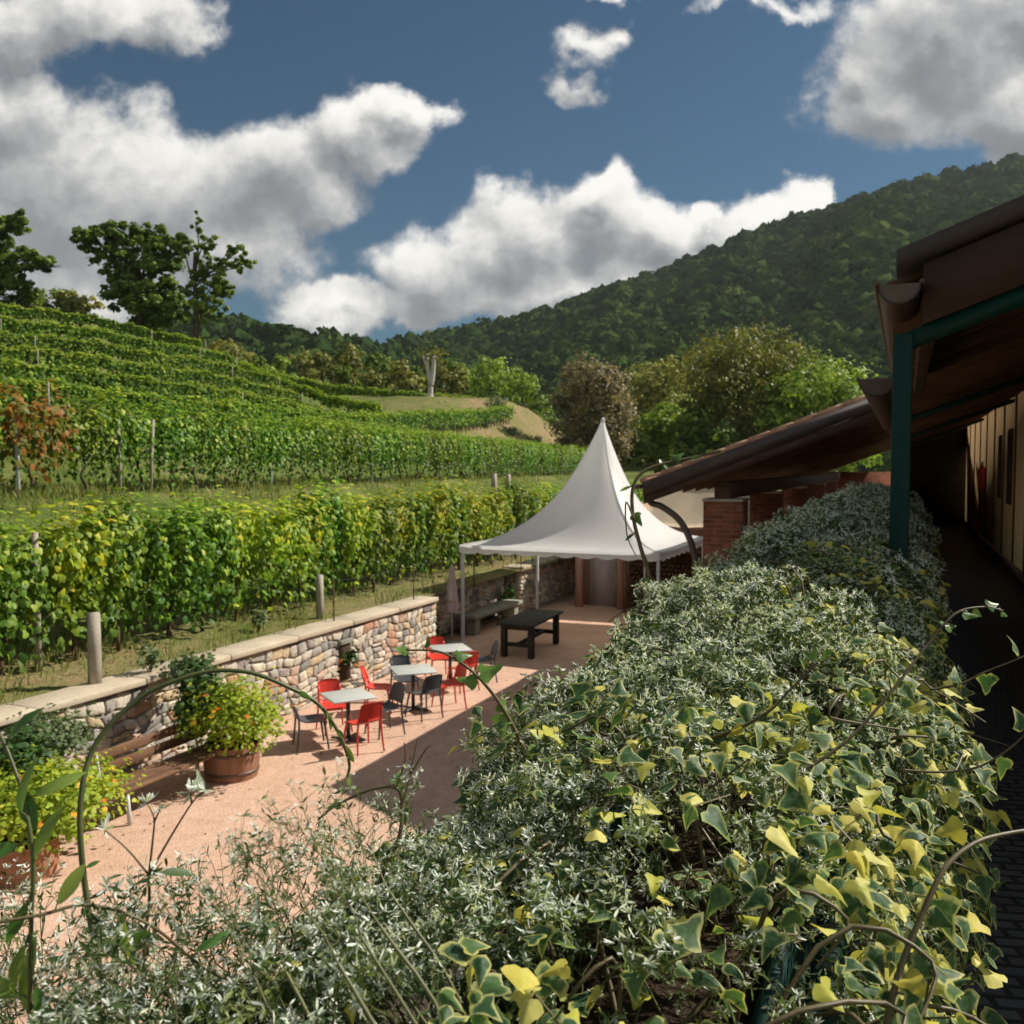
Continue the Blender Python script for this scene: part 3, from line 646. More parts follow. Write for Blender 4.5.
def vine_trunk(zt, r, seed):
    rg = np.random.default_rng(seed); mb = MB()
    p = [(0, 0, -.15)] + [(rg.normal() * .05, rg.normal() * .04, z) for z in np.linspace(.2, zt, 4)]
    mb.tube(crom(p, 4), np.linspace(r, r * .6, 17), 6)
    for s in (-1, 1): mb.tube(crom([p[-1], (s * .25, rg.normal() * .04, zt + .12), (s * .55, 0, zt + .15)], 3), np.linspace(r * .55, r * .3, 7), 5)
    return mb
def make_variants(k, n, L, T, z0, z1, leaf, mat, tpl, zt, r, label, group, tag_=''):
    out = []
    for i in range(k):
        ro = empty('grapevine', (0, 0, -50), 0, label, 'grapevine', group)
        vine_trunk(zt, r, i * 7 + len(tag_)).build('trunk', MT['vinewood'], ro, True)
        vine_foliage('foliage', n, L, T, z0, z1, leaf, mat, tpl).build('foliage', MT[mat], ro)
        out.append(ro)
    return out
def plant_row(spots, variants, used, ang):
    for (x, y, z, vi, sc) in spots:
        v = variants[vi]; rz = ang + (math.pi if rng.random() < .5 else 0)
        if v.name not in used:
            used.add(v.name); v.location = (x, y, z); v.rotation_euler = (0, 0, rz); v.scale = sc
        else: copy_tree(v, (x, y, z), rz, sc)
def discard(vs, used):
    for v in vs:
        if v.name not in used:
            for c in list(v.children): bpy.data.objects.remove(c)
            bpy.data.objects.remove(v)
# row one, just behind the terrace wall
lab1 = 'leafy green grapevine in the row directly behind the stone wall'; g1 = 'green vines of the row behind the stone wall'
lab1y = 'grapevine with yellowing leaves in the row directly behind the stone wall'; g1y = 'yellowing vines of the row behind the stone wall'
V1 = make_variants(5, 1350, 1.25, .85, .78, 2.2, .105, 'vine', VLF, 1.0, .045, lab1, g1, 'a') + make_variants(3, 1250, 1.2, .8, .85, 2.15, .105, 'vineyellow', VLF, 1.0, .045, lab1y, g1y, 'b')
used = set(); sp = []
X1 = -12.0
for i, y in enumerate(np.arange(3.2, 44, .98)):
    yel = (i % 5 in (2,)) or rng.random() < (.45 if 12 < y < 26 else .2)
    sp.append((X1 + rng.normal() * .06, y + rng.normal() * .14, 1.43 + rng.normal() * .02, int(rng.integers(5, 8)) if yel else int(rng.integers(0, 5)), (1, rng.uniform(.85, 1.3), rng.uniform(.93, 1.14))))
plant_row(sp, V1, used, math.pi / 2); discard(V1, used)
# row two, on the bank
lab2 = 'tall green grapevine in the long row on the grass bank'; g2 = 'vines of the long row on the bank'
d2 = norm(R2B - R2A); L2 = np.linalg.norm(R2B - R2A); ang2 = math.atan2(d2[1], d2[0])
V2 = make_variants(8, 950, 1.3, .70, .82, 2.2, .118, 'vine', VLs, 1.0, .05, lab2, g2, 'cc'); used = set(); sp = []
for i, q in enumerate(np.arange(-10.5, L2 + 3, 1.08)):
    p = R2A + d2 * q
    if 0.2 < q < 1.6: continue
    sp.append((p[0] + rng.normal() * .05, p[1] + rng.normal() * .05, 3.84, int(rng.integers(0, 8)), (1, 1, rng.uniform(.93, 1.07))))
plant_row(sp, V2, used, ang2); discard(V2, used)
ro = empty('grapevine', (*(R2A + d2 * .9), 3.84), ang2, 'rust coloured grapevine turning red in the long row on the bank', 'grapevine', g2)
vine_trunk(1.0, .05, 99).build('trunk', MT['vinewood'], ro, True); vine_foliage('foliage', 800, 1.6, .85, .75, 2.25, .15, 'vinerust', VLs).build('foliage', MT['vinerust'], ro)

def row_strip(pts, h, T, per_m, leaf, mat, label, group, name='vine_row', posts=True):
    """one whole far row: pts are ground points"""
    P = A(pts); seg = np.linalg.norm(np.diff(P, axis=0), axis=1); cum = np.concatenate([[0], np.cumsum(seg)]); Lt = cum[-1]; n = int(Lt * per_m)
    q = rng.uniform(0, Lt, n); C = np.stack([np.interp(q, cum, P[:, i]) for i in range(3)], -1)
    dirv = np.stack([np.interp(q, cum, np.gradient(P[:, i], cum)) for i in range(2)], -1); dirv = norm(dirv); side = np.stack([-dirv[:, 1], dirv[:, 0]], -1)
    zz = .45 + rng.beta(1.7, 1.0, n) * (h - .45) + .10 * np.sin(q * 1.7) + .08 * np.sin(q * 4.1 + 2); w = np.sign(rng.normal(size=n)) * rng.random(n) ** .5 * T * .5
    up = rng.random(n) < .06; zz[up] += rng.random(up.sum()) * .3
    L = C - C[:1] * 0 + np.concatenate([side * w[:, None], zz[:, None]], 1)
    N = np.concatenate([side * np.sign(w)[:, None] * .8, (.08 + 2.2 * (zz > h * .86))[:, None]], 1) + rng.normal(size=(n, 3)) * .3
    root = empty(name, tuple(P[0]), 0, label, 'vine row', group); L = L - P[0]
    mb = MB(); patch = .5 + .5 * np.sin(q * .35 + P[0][0]); scatter(mb, VLs, L, frames(N), leaf * rng.uniform(.6, 1.3, n), rnd=np.clip(rng.normal(.40, .22, n) + .30 * (zz > h * .82) - .06 + .12 * patch, 0, 1)); mb.build('foliage', MT[mat], root)  # paler top leaves: young growth, with sunlight along the row tops painted in
    tb = MB()
    for t in np.arange(.5, Lt, 1.1):
        c = A([np.interp(t, cum, P[:, i]) for i in range(3)]) - P[0]
        tb.tube([c + A([0, 0, -.2]), c + A([.04, 0, .4]), c + A([0, .03, .9])], [.05, .04, .03], 4)
    o = tb.build('trunk', MT['vinewood'], root); tag(o, kind='stuff')
    return P
def gz(x, y):
    Z = FH[0] * x + FH[1] * y; px = 512 + 900 * (RT[0] * x + RT[1] * y) / Z; return float(far_z(px, Z))
def off_line(off, q0, q1, z, n=30):
    nn = A([-d2[1], d2[0]]) * off
    return [(*(R2A + nn + d2 * q), z if z else gz(*(R2A + nn + d2 * q))) for q in np.linspace(q0, q1, n)]
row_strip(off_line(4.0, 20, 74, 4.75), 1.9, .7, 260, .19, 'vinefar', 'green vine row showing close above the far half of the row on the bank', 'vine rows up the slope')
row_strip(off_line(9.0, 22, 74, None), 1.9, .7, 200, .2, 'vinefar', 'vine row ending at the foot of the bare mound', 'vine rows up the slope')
post_spots = []
def far_row(Zs, pxend, label, leaf=.20, per=230, pxs=(-320, 0, 150, 320), h=1.5):
    px = np.linspace(-320, pxend, 40); Z = np.interp(px, pxs[:len(Zs)], Zs); pts = [(*xy(p, z), far_z(p, z)) for p, z in zip(px, Z)]
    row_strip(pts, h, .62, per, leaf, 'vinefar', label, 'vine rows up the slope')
    for p in np.arange(-40 + rng.uniform(0, 120), pxend + 1, 190):
        z = np.interp(p, pxs[:len(Zs)], Zs) - .55; post_spots.append((*xy(p + rng.uniform(-8, 8), z), far_z(p, z)))
    z = np.interp(pxend, pxs[:len(Zs)], Zs); post_spots.append((*xy(pxend + 3, z), far_z(pxend + 3, z)))
far_row((31, 35, 41, 52), 326, 'lowest vine row on the upper slope')
far_row((37, 42, 49, 61), 322, 'second lowest vine row on the upper slope')
far_row((44, 50, 57, 70), 300, 'third vine row up the slope, in its middle')
far_row((52, 58, 66, 80), 278, 'fourth vine row up the slope, above its middle', .21, 210)
far_row((61, 67, 75, 88), 235, 'fifth vine row up the slope, last but one below the oaks', .22, 200)
far_row((71, 77, 85, 90), 205, 'topmost vine row, directly below the oaks', .23, 190)
def rowpx(l): return [(*xy(px, Z), z) for px, Z, z in l]
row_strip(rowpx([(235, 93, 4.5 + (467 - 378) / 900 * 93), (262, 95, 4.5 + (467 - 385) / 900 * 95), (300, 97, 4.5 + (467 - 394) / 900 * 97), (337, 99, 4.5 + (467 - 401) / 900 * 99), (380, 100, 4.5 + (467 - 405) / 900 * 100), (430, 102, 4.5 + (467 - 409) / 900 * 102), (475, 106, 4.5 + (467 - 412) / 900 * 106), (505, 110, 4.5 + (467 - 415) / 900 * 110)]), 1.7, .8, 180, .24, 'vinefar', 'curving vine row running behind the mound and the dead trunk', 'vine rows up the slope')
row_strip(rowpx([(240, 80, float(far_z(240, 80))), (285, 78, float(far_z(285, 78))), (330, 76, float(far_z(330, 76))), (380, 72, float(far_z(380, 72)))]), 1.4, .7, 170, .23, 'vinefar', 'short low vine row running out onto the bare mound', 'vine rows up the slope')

def post(name, P, h, w, mat, label, group, lean=0.0):
    mb = MB(); mb.tube([(0, 0, -.2), (lean * .5, 0, h * .5), (lean, .0, h)], [w, w, w * .92], 4 if w > .05 else 6); o = mb.build(name, MT[mat], None, loc=tuple(P)); o.rotation_euler = (0, 0, .3); return tag(o, label, 'post', group)
for (px, py, h, w, lab) in [(95, 681, .98, .11, 'thick pale concrete post with a chipped top in the row behind the wall'), (320, 616, .85, .085, 'pale concrete post under the vines near the middle of the wall')]:
    P = gp(px, py, 1.44); post('vineyard_post', P, h, w, 'concrete', lab, 'thick posts of the row behind the wall')
for y in (5.2, 9.4, 25.5, 31.0): post('vineyard_post', (X1 + .15, y, 1.43), 2.1, .06, 'concrete', 'post inside the row behind the wall, mostly hidden by leaves', 'hidden posts of the row behind the wall')
for (px, lab) in [(18, 'galvanised'), (150, 'pale leaning'), (271, 'x'), (372, 'x'), (437, 'x'), (120, 'x')]:
    z = Zoff(px, -.12); p = xy(px, z)
    post('vineyard_post', (p[0], p[1], 3.82), 1.9, .045, 'palemetal' if px in (18, 271, 372) else 'concrete', {18: 'grey metal post beside the rust coloured vine', 150: 'pale concrete post leaning under the long row on the bank'}.get(px, 'slim post of the long vine row on the bank'), 'posts of the long row on the bank' if px not in (18, 150) else None, .12 if px == 150 else 0)
for (px, py) in [(494, 497), (508, 496)]:
    P = gp(px, py, 3.2) if False else at(px, py - 2, 36 + (px - 494) * .15); post('vineyard_post', P, .85, .12, 'concrete', {494: 'short concrete end post on the grass bank, the one nearer the vines', 508: 'short concrete end post on the grass bank, the one nearer the tent'}[px], 'short end posts on the bank')
for p in post_spots: post('vineyard_post', p, 1.5, .036, 'concrete', 'slim pale post between the vine rows up the slope', 'posts of the upper vine rows')
# grass and weeds on the terraces
def grass():
    mb = MB(); n = 36000
    t = rng.random(n); kind = rng.random(n); px = rng.uniform(-150, 590, n)
    P = np.zeros((n, 3))
    for i in range(n):
        k = kind[i]
        if k < .24: o = -13.3 + rng.normal() * .8; Z = min(Zx(px[i], o), 58); z = 1.5
        elif k < .31: o = XW - rng.random() * 1.2; Z = min(Zx(px[i], o), 50); z = 1.38
        elif k < .48: Z = rng.uniform(Zoff(px[i], 5) if px[i] > 330 else 40, Zc(px[i])); px[i] = max(px[i], 335); Z = min(max(Z, 40), Zc(px[i])); z = float(far_z(px[i], Z))
        else:
            o = rng.uniform(-2.4, 2.0); Z = min(Zoff(px[i], o), 84); z = np.interp(o, [-2.4, -1.3, -.8, 0, 2.2], [2.6, 3.55, 3.8, 3.85, 4.0])
        P[i] = (*xy(px[i], Z), z - .03)
    cl = np.sin(P[:, 0] * 2.1 + P[:, 1] * .9) + np.sin(P[:, 1] * 1.7 + 2) ; keep = rng.random(n) < .45 + .3 * cl; P = P[keep]; n = len(P)
    dist = np.linalg.norm(P, axis=1)
    bl = (A([(-.05, 0, 0), (.05, 0, 0), (.03, .12, .6), (0, .32, 1.0)]), [A([[0, 1, 2, 3]])], np.ones(4))
    M = np.stack([rotz(a) for a in rng.uniform(0, 6.28, n)]); M = M @ np.stack([np.diag([w, w2, 1]) for w, w2 in zip(np.interp(dist, [10, 60], [.55, 1.8]), rng.uniform(.3, 1.6, n))])
    scatter(mb, bl, P, M, rng.uniform(.10, .36, n)); tag(mb.build('grass', MT['grassblade']), 'tufts of grass and weeds growing on the vineyard terraces', 'grass', kind='stuff')
grass()

# ================================================================= the terrace wall
def rubble(mb, length, height, seed, w0=.20, w1=.46, h0=.11, h1=.25):
    """stones of a rubble face: local x along, z up, bulging towards -y"""
    rg = np.random.default_rng(seed); z = 0.0
    warp = lambda x, zz: (x + .05 * math.sin(zz * 9 + x * 2.3) + .03 * math.sin(x * 7.1 + zz * 5), zz + .05 * math.sin(x * 3.1 + zz) + .03 * math.sin(x * 8.7 + 1 + zz * 2))
    while z < height - .02:
        hh = min(rg.uniform(h0, h1), height - z)
        if height - z - hh < .08: hh = height - z
        x = -rg.random() * .3
        while x < length:
            w = rg.uniform(w0, w1); x2 = min(x + w, length); xa = max(x, 0)
            if x2 - xa > .06:
                parts = [(z, z + hh)] if rg.random() < .72 or hh < .17 else [(z, z + hh * rg.uniform(.4, .6))]
                if len(parts[0]) and parts[0][1] < z + hh - .001: parts.append((parts[0][1], z + hh))
                for (za, zb) in parts:
                    g = .007; c = [[xa + g, za + g], [x2 - g, za + g], [x2 - g, zb - g], [xa + g, zb - g]]
                    cc = []
                    for (a, b) in c:
                        a, b = warp(a, b); cc.append((min(max(a + rg.normal() * .016, 0.002), length - .002), min(max(b + rg.normal() * .012, 0), height)))
                    cx = sum(q[0] for q in cc) / 4; cz = sum(q[1] for q in cc) / 4; bulge = rg.uniform(.004, .034)
                    ring = []
                    for k in range(4):
                        p, q = cc[k], cc[(k + 1) % 4]
                        for t in (.09, .5, .91):
                            pu = .012 if t == .5 else 0
                            e = (p[0] + (q[0] - p[0]) * t, p[1] + (q[1] - p[1]) * t); ring.append((e[0] + (e[0] - cx) * pu * 3, e[1] + (e[1] - cz) * pu * 3))
                    V = [(a, 0.03, b) for a, b in ring] + [(a * .965 + cx * .035, -bulge * .55 - .004, b * .95 + cz * .05) for a, b in ring] + [(a * .72 + cx * .28, -bulge - .006 + rg.normal() * .008, b * .72 + cz * .28) for a, b in ring] + [(cx, -bulge - .004, cz)]
                    F = [[k, (k + 1) % 12, 12 + (k + 1) % 12, 12 + k] for k in range(12)] + [[12 + k, 12 + (k + 1) % 12, 24 + (k + 1) % 12, 24 + k] for k in range(12)]
                    mb.add(V, [A(F), A([[24 + k, 24 + (k + 1) % 12, 36] for k in range(12)])], rnd=rg.random())
            x = x2
        z += hh
def turned(mb, ang, loc):
    m = rotz(ang); mb.V = [v @ m.T + A(loc) for v in mb.V]; return mb
WX = -10.2
wall = empty('stone_wall', (WX, 10, 0), 0, 'long multicoloured rubble stone wall with a pale flat coping holding up the vineyard', 'stone wall')
mb = MB(); rubble(mb, 20.8, 1.30, 3, .13, .36, .085, .20); turned(mb, math.pi / 2, (0, -12, 0)); mb.build('stone_face', MT['stone'], wall, True)
mb = MB(); mb.box((-.36, -12, -.1), (-.012, 8.8, 1.31)); mb.build('mortar', MT['mortar'], wall)
mb = MB(); 
for k, y in enumerate(np.arange(-12.8, 8.7, 1.8)): add_rbox(mb, (.62, 1.79, .10), (-.22 + .004 * (k % 3), y + .9, 1.362 + .003 * (k % 2)), .018)
mb.build('coping', MT['cap'], wall)
# opening in the wall with a pot of flowers
P = at(364, 650, 17.6)
o = empty('wall_niche', (WX + .02, P[1], .62), 0, 'dark narrow drain opening in the stone wall behind the tables', 'niche')
mb = MB(); mb.box((-.05, -.16, -.36), (.036, .16, .36)); mb.build('recess', MT['soil'], o)
mb = MB(); add_rbox(mb, (.10, .44, .09), (.03, 0, .41), .015); mb.build('lintel', MT['greystone'], o)
def bush(name, loc, r, n, leaf, mat, label, cat='shrub', flowers=0, group=None, pot=None, tall=1.0, stems=10, drop=0.0):
    root = empty(name, loc, 0, label, cat, group); lb = MB(); r = A(r)
    nc = max(8, n // 40); C = norm(rng.normal(size=(nc, 3))) * rng.random((nc, 1)) ** .4 * r; C[:, 2] = np.abs(C[:, 2]) * (1 - drop) - drop * .3 * r[2] + r[2] * .35
    k = rng.integers(0, nc, n); o = rng.normal(size=(n, 3)) * r * .17; L = C[k] + o; L[:, 2] = np.maximum(L[:, 2], .02 if drop == 0 else -1)
    N = norm(L / r * .7 + rng.normal(size=L.shape) * .5 + A([0, 0, .5]))
    scatter(lb, VLs, L, frames(N), leaf * rng.uniform(.6, 1.3, n), rnd=np.clip(rng.random(nc)[k] * .5 + rng.random(n) * .5, 0, 1)); lb.build('foliage', MT[mat], root)
    sb = MB()
    for i in range(stems):
        c = C[rng.integers(0, nc)]; sb.tube(crom([(c[0] * .1, c[1] * .1, 0), c * A([.5, .5, .55]), c], 3), np.linspace(.014, .005, 7), 4)
    sb.build('stem', MT['vinewood'], root)
    if flowers:
        fb = MB(); i = rng.permutation(len(L))[:flowers * 5]; i = i[np.argsort(-np.linalg.norm(L[i] / r - A([0, 0, .35]), axis=1))][:flowers]; Q = L[i] + norm(L[i]) * .05
        pet = MB()
        for a in np.linspace(0, 6.28, 7)[:-1]: pet.add(A([(0, 0, .2), (.9, -.35, .1), (1.0, .3, 0)]) @ rotz(a).T, A([[0, 1, 2]]))
        scatter(fb, (np.concatenate(pet.V), pet.F, np.ones(18)), Q, frames(norm(Q) + rng.normal(size=Q.shape) * .3 + A([0, 0, .5])), rng.uniform(.028, .045, len(Q))); fb.build('flower', MT['petal'], root).__setitem__('kind', 'stuff')
    return root
bush('niche_plant', (WX + .10, P[1] + .08, .62), (.16, .22, .34), 150, .09, 'shrubdark', 'trailing dark green plant with orange blooms hanging in the wall opening', 'plant', 9, drop=.6, stems=4)
# second stretch of wall past the tent, retaining wall of the recess, stone bench
w2 = empty('stone_wall', (-10.75, 25.2, 0), 0, 'lower rubble wall continuing past the back leg of the tent', 'stone wall')
mb = MB(); rubble(mb, 12, 1.32, 11); turned(mb, math.pi / 2, (0, 0, 0)); rubble_end = MB(); rubble(rubble_end, .5, 1.32, 12); turned(rubble_end, 0, (-.5, 0, 0)); mb.V += rubble_end.V; mb.F += [f + mb.n for f in rubble_end.F]; mb.mi += rubble_end.mi; mb.at += rubble_end.at; mb.ed += rubble_end.ed; mb.n += rubble_end.n
mb.build('stone_face', MT['stone'], w2, True)
mb = MB(); mb.box((-.5, .012, -.1), (-.012, 12, 1.34)); mb.build('mortar', MT['mortar'], w2)
mb = MB()
for k in range(7): add_rbox(mb, (.66, 1.7, .10), (-.25, k * 1.72 + .8, 1.395), .018)
mb.build('coping', MT['cap'], w2)
w3 = empty('retaining_wall', (-11.25, 18.8, 0), 0, 'dark shaded retaining wall set back behind the tent', 'stone wall')
mb = MB(); rubble(mb, 6.4, 1.34, 21); turned(mb, math.pi / 2, (0, 0, 0)); mb.build('stone_face', MT['stone'], w3, True)
mb = MB(); mb.box((-.3, -.02, -.1), (-.012, 6.42, 1.36)); mb.box((-.012, -.25, -.1), (.70, -.02, 1.30)); mb.build('mortar', MT['mortar'], w3)
sbn = empty('stone_bench', (-10.75, 22.9, 0), 0, 'long grey stone slab bench set against the shaded recess', 'stone bench')
mb = MB(); add_rbox(mb, (.62, 3.2, .11), (.1, 0, .50), .02); mb.build('seat', MT['greystone'], sbn)
for y in (-1.3, 1.3): mb = MB(); add_rbox(mb, (.45, .3, .45), (.1, y, .222), .02); mb.build('leg', MT['greystone'], sbn)
for (y, r, lab) in [(19.5, .5, 'dark leafy shrub in the shaded corner by the parasol'), (24.6, .42, 'dark leafy shrub beside the end of the stone bench')]:
    bush('shrub', (-10.85, y, 0), (.35, r, .6), 420, .10, 'shrubdark', lab)
# wires strung over the recess
wf = empty('wire_fence', (-10.45, 15, 1.40), 0, 'thin slack wires strung on stakes along the wall top towards the tent', 'wire fence')
for k, z in enumerate((.22, .5, .8)):
    mb = MB(); mb.tube([(0, y, z - .05 * math.sin((y % 3.2) / 3.2 * math.pi) + .01 * k) for y in np.linspace(0, 12.8, 49)], .003, 4); mb.build('wire', MT['darkmetal'], wf)
for y in np.arange(0, 12.9, 3.2): mb = MB(); mb.tube([(0, y, -.1), (0, y, .86)], .016, 5); mb.build('stake', MT['vinewood'], wf)

for (px, Z, w, hh, lab) in [(497, 96, 1.15, 1.1, 'grey green round bush on the crest of the mound'), (512, 88, .75, .7, 'small round bush on the bare flank of the mound'), (484, 84, .45, .45, 'tiny dark bush on the mound below the crest'), (535, 92, 1.2, 1.0, 'grey green bush at the foot of the bare flank'), (552, 88, 1.2, 1.1, 'grey green bush at the far end of the vine rows')]:
    p = xy(px, Z); bush('bush', (p[0], p[1], float(far_z(px, Z)) - .25), (w, w, hh), 900, .17, 'shrubgrey', lab, 'bush', 0, 'bushes on the mound', stems=5)
# ================================================================= furniture on the gravel
def make_chair(mat, label):
    ro = empty('cafe_chair', (0, 0, 0), 0, label, 'chair', 'chairs round the café tables')
    m = MT[mat]
    u = np.linspace(-1, 1, 9); v = np.linspace(-1, 1, 8)
    sx = lambda a: np.sign(a) * np.abs(a) ** .85
    G = A([[(.215 * a * (1 - .06 * max(0, -b)), .215 * b + .0, .445 - .018 * (1 - a * a) * (1 - .6 * b * b) - (.03 * max(0, b - .55) / .45) ** 1 * 1.0 + (.05 * max(0, -b - .6) / .4)) for b in v] for a in u])
    mb = MB(); sheet(mb, G, .022); mb.build('seat', m, ro, True)
    G = A([[(.21 * a * (1 - .10 * t), -.215 - .085 * t - .035 * (1 - a * a), .52 + .31 * t - .035 * abs(a) ** 3 * t) for t in np.linspace(0, 1, 7)] for a in u])
    mb = MB(); sheet(mb, G, .016)
    mb.build('backrest', m, ro, True)
    for (x, y) in ((-1, 1), (1, 1), (-1, -1), (1, -1)):
        mb = MB()
        top = A([x * .185, y * .17, .44]); bot = A([x * .235, y * .235 + (-.03 if y < 0 else 0), 0])
        P = [top, top * .55 + bot * .45 + A([x * .006, y * .004, 0]), bot]
        if y < 0: P = [A([x * .185, -.285, .72]), A([x * .20, -.225, .50])] + [top * .5 + bot * .5 + A([x * .01, -.02, 0]), bot]
        mb.tube(crom(P, 4), np.linspace(.021, .014, (len(P) - 1) * 4 + 1), 7); mb.build('leg', m, ro, True)
    return ro
protos = {}
def chair(kind, loc, rz, label):
    if kind not in protos:
        protos[kind] = make_chair('redplastic' if kind == 'red' else 'greyplastic', label); c = protos[kind]; c.location = loc; c.rotation_euler = (0, 0, rz)
    else: c = copy_tree(protos[kind], loc, rz)
    c['label'] = label
def cafe_table(px, py, yaw, w, label):
    P = gp(px, py, .74); ro = empty('cafe_table', (P[0], P[1], 0.01), yaw, label, 'table', 'café tables by the stone wall')
    mb = MB(); add_rbox(mb, (w, w, .028), (0, 0, .736), .010); mb.build('tabletop', MT['tabletop'], ro)
    mb = MB(); mb.tube([(0, 0, .02), (0, 0, .72)], .034, 10)
    for a in (0, math.pi / 2): add_rbox(mb, (w * .7, .05, .018), (0, 0, .715), .004, rotz(a))
    mb.build('pedestal', MT['darkmetal'], ro, False)
    mb = MB()
    for a in (R(45), R(135)): add_rbox(mb, (w * .82, .06, .035), (0, 0, .022), .01, rotz(a))
    mb.build('foot', MT['darkmetal'], ro)
    return P, yaw
def around(P, yaw, lst):
    for (dx, dy, kind, jit, lab) in lst:
        o = rotz(yaw) @ A([dx, dy, 0]); f = -o; rz = math.atan2(f[1], f[0]) - math.pi / 2 + R(jit)
        chair(kind, (P[0] + o[0], P[1] + o[1], .012), rz, lab)
P, y = cafe_table(348, 696, R(54), .74, 'square café table with a red chair nearest the camera, closest to the planted barrel')
around(P, y, [(.02, -.60, 'red', 6, 'red plastic chair with its back to the camera at the table closest to the barrel'), (-.03, .60, 'red', -4, 'red plastic chair against the wall behind the table closest to the barrel'),
              (.62, -.02, 'grey', 10, 'charcoal chair seen side on between the first two café tables'), (-.64, -.06, 'grey', -14, 'charcoal chair beside the planted barrel at the end of the first table')])
P, y = cafe_table(413, 670, R(42), .76, 'square café table in the middle of the three, with charcoal chairs front and back')
around(P, y, [(-.02, .62, 'grey', 5, 'charcoal chair against the wall behind the middle café table'), (.06, -.60, 'grey', 18, 'charcoal chair with its back to the camera at the middle café table'),
              (-.62, .05, 'red', -12, 'red plastic chair facing the middle table on the side towards the barrel'), (.64, -.12, 'red', 20, 'red plastic chair between the middle and the last café table')])
P, y = cafe_table(450, 648.5, R(42), .76, 'square café table closest to the closed parasol and the tent')
around(P, y, [(-.10, .58, 'red', -8, 'red plastic chair facing the camera under the closed parasol'), (.10, -.58, 'red', 10, 'red plastic chair with its back to the camera at the table closest to the tent'),
              (.70, .0, 'grey', -6, 'charcoal chair standing in the shade at the tent end of the last table')])
# parasol
P = gp(452, 644)
ro = empty('parasol', (P[0], P[1], 0), 0, 'closed mauve grey parasol on a thin pole beside the tent leg', 'parasol')
mb = MB(); mb.tube([(0, 0, 0), (0, 0, 2.02)], .021, 8); mb.build('pole', MT['palemetal'], ro)
mb = MB(); z = np.linspace(0, 1, 12); a = np.linspace(0, 2 * math.pi, 33)[:-1]
prof = np.interp(z, [0, .04, .25, .6, .9, 1], [.135, .165, .145, .10, .055, .012])
G = A([[((p * (1 + .22 * math.cos(8 * t + .4))) * math.cos(t), (p * (1 + .22 * math.cos(8 * t + .4))) * math.sin(t), .82 + 1.22 * q) for t in a] for q, p in zip(z, prof)])
mb.add(G.reshape(-1, 3), grid_faces(12, 32, True)[:, ::-1]); mb.build('canopy', MT['parasolcloth'], ro, True)
mb = MB(); mb.tube([(0, 0, 1.1), (0, 0, 1.14)], .17, 16); mb.build('strap', MT['beige'], ro)
mb = MB(); mb.tube([(0, 0, 0), (0, 0, .05), (0, 0, .07)], [.24, .24, .05], 16); mb.build('base', MT['concrete'], ro)
# the long dark rustic table under the tent
P = gp(531, 617, .82)
ro = empty('rustic_table', (P[0], P[1], 0.01), R(3), 'long blackened timber table on thick legs in the shade of the tent', 'table')
mb = MB()
for k in range(6): add_rbox(mb, (.158, 2.3, .055), (-.40 + .16 * k, 0, .79 + .004 * (k % 2)), .008)
mb.build('tabletop', MT['blackwood'], ro)
for (x, yy) in ((-.34, -.95), (.34, -.95), (-.34, .95), (.34, .95)):
    mb = MB(); add_rbox(mb, (.14, .14, .76), (x, yy, .38), .015); mb.build('leg', MT['blackwood'], ro)
mb = MB()
for yy in (-.95, .95): add_rbox(mb, (.54, .07, .10), (0, yy, .30), .01); add_rbox(mb, (.54, .07, .10), (0, yy, .70), .01)
add_rbox(mb, (.07, 1.9, .09), (0, 0, .30), .01); mb.build('stretcher', MT['blackwood'], ro)
# bench and planted barrels
ro = empty('garden_bench', (-9.0, 9.1, 0), R(0), 'brown slatted garden bench with pale metal legs between the two planted tubs', 'bench')
mb = MB()
for k in range(3): add_rbox(mb, (.15, 2.0, .04), (.09 - .16 * k, 0, .44 + .003 * k), .008)
mb.build('seat', MT['benchwood'], ro)
mb = MB()
for k in range(2): add_rbox(mb, (.035, 2.0, .13), (-.37 - .03 * k, 0, .62 + .17 * k), .008, None)
mb.build('backrest', MT['benchwood'], ro)
for yy in (-.85, .85):
    for (x, x2) in ((.12, .16), (-.30, -.34)):
        mb = MB(); mb.tube([(x, yy, .42), (x2, yy, 0)], .028, 6); mb.build('leg', MT['palemetal'], ro)
    mb = MB(); mb.tube([(-.30, yy, .40), (-.35, yy, .60), (-.40, yy, .86)], .018, 6); mb.build('back_support', MT['palemetal'], ro)
def barrel(loc, r, h, label, hoop=True, mat='barrelwood'):
    ro = empty('barrel_planter', loc, 0, label, 'planter'); mb = MB(); n = 24
    zz = np.linspace(0, h, 8); pr = r * (.86 + .14 * np.sin(np.linspace(.35, 2.2, 8)))
    a = np.linspace(0, 2 * math.pi, n * 2 + 1)[:-1]; G = A([[(p * (1 - .012 * (i % 2)) * math.cos(t), p * (1 - .012 * (i % 2)) * math.sin(t), z) for i, t in enumerate(a)] for z, p in zip(zz, pr)])
    mb.add(G.reshape(-1, 3), grid_faces(8, n * 2, True)[:, ::-1]); mb.build('tub', MT[mat], ro)
    if hoop:
        for z in (.12, h - .1):
            p = np.interp(z, zz, pr); mb = MB(); G = A([[(p * q * math.cos(t), p * q * math.sin(t), z + d) for t in a] for d, q in ((-.02, 1.0), (-.02, 1.015), (.02, 1.015), (.02, 1.0))]); mb.add(G.reshape(-1, 3), grid_faces(4, n * 2, True)[:, ::-1]); mb.build('hoop', MT['gutter'], ro)
    mb = MB(); mb.tube([(0, 0, h - .08), (0, 0, h - .05)], [pr[-1] * .97] * 2, 24); mb.build('soil', MT['soil'], ro)
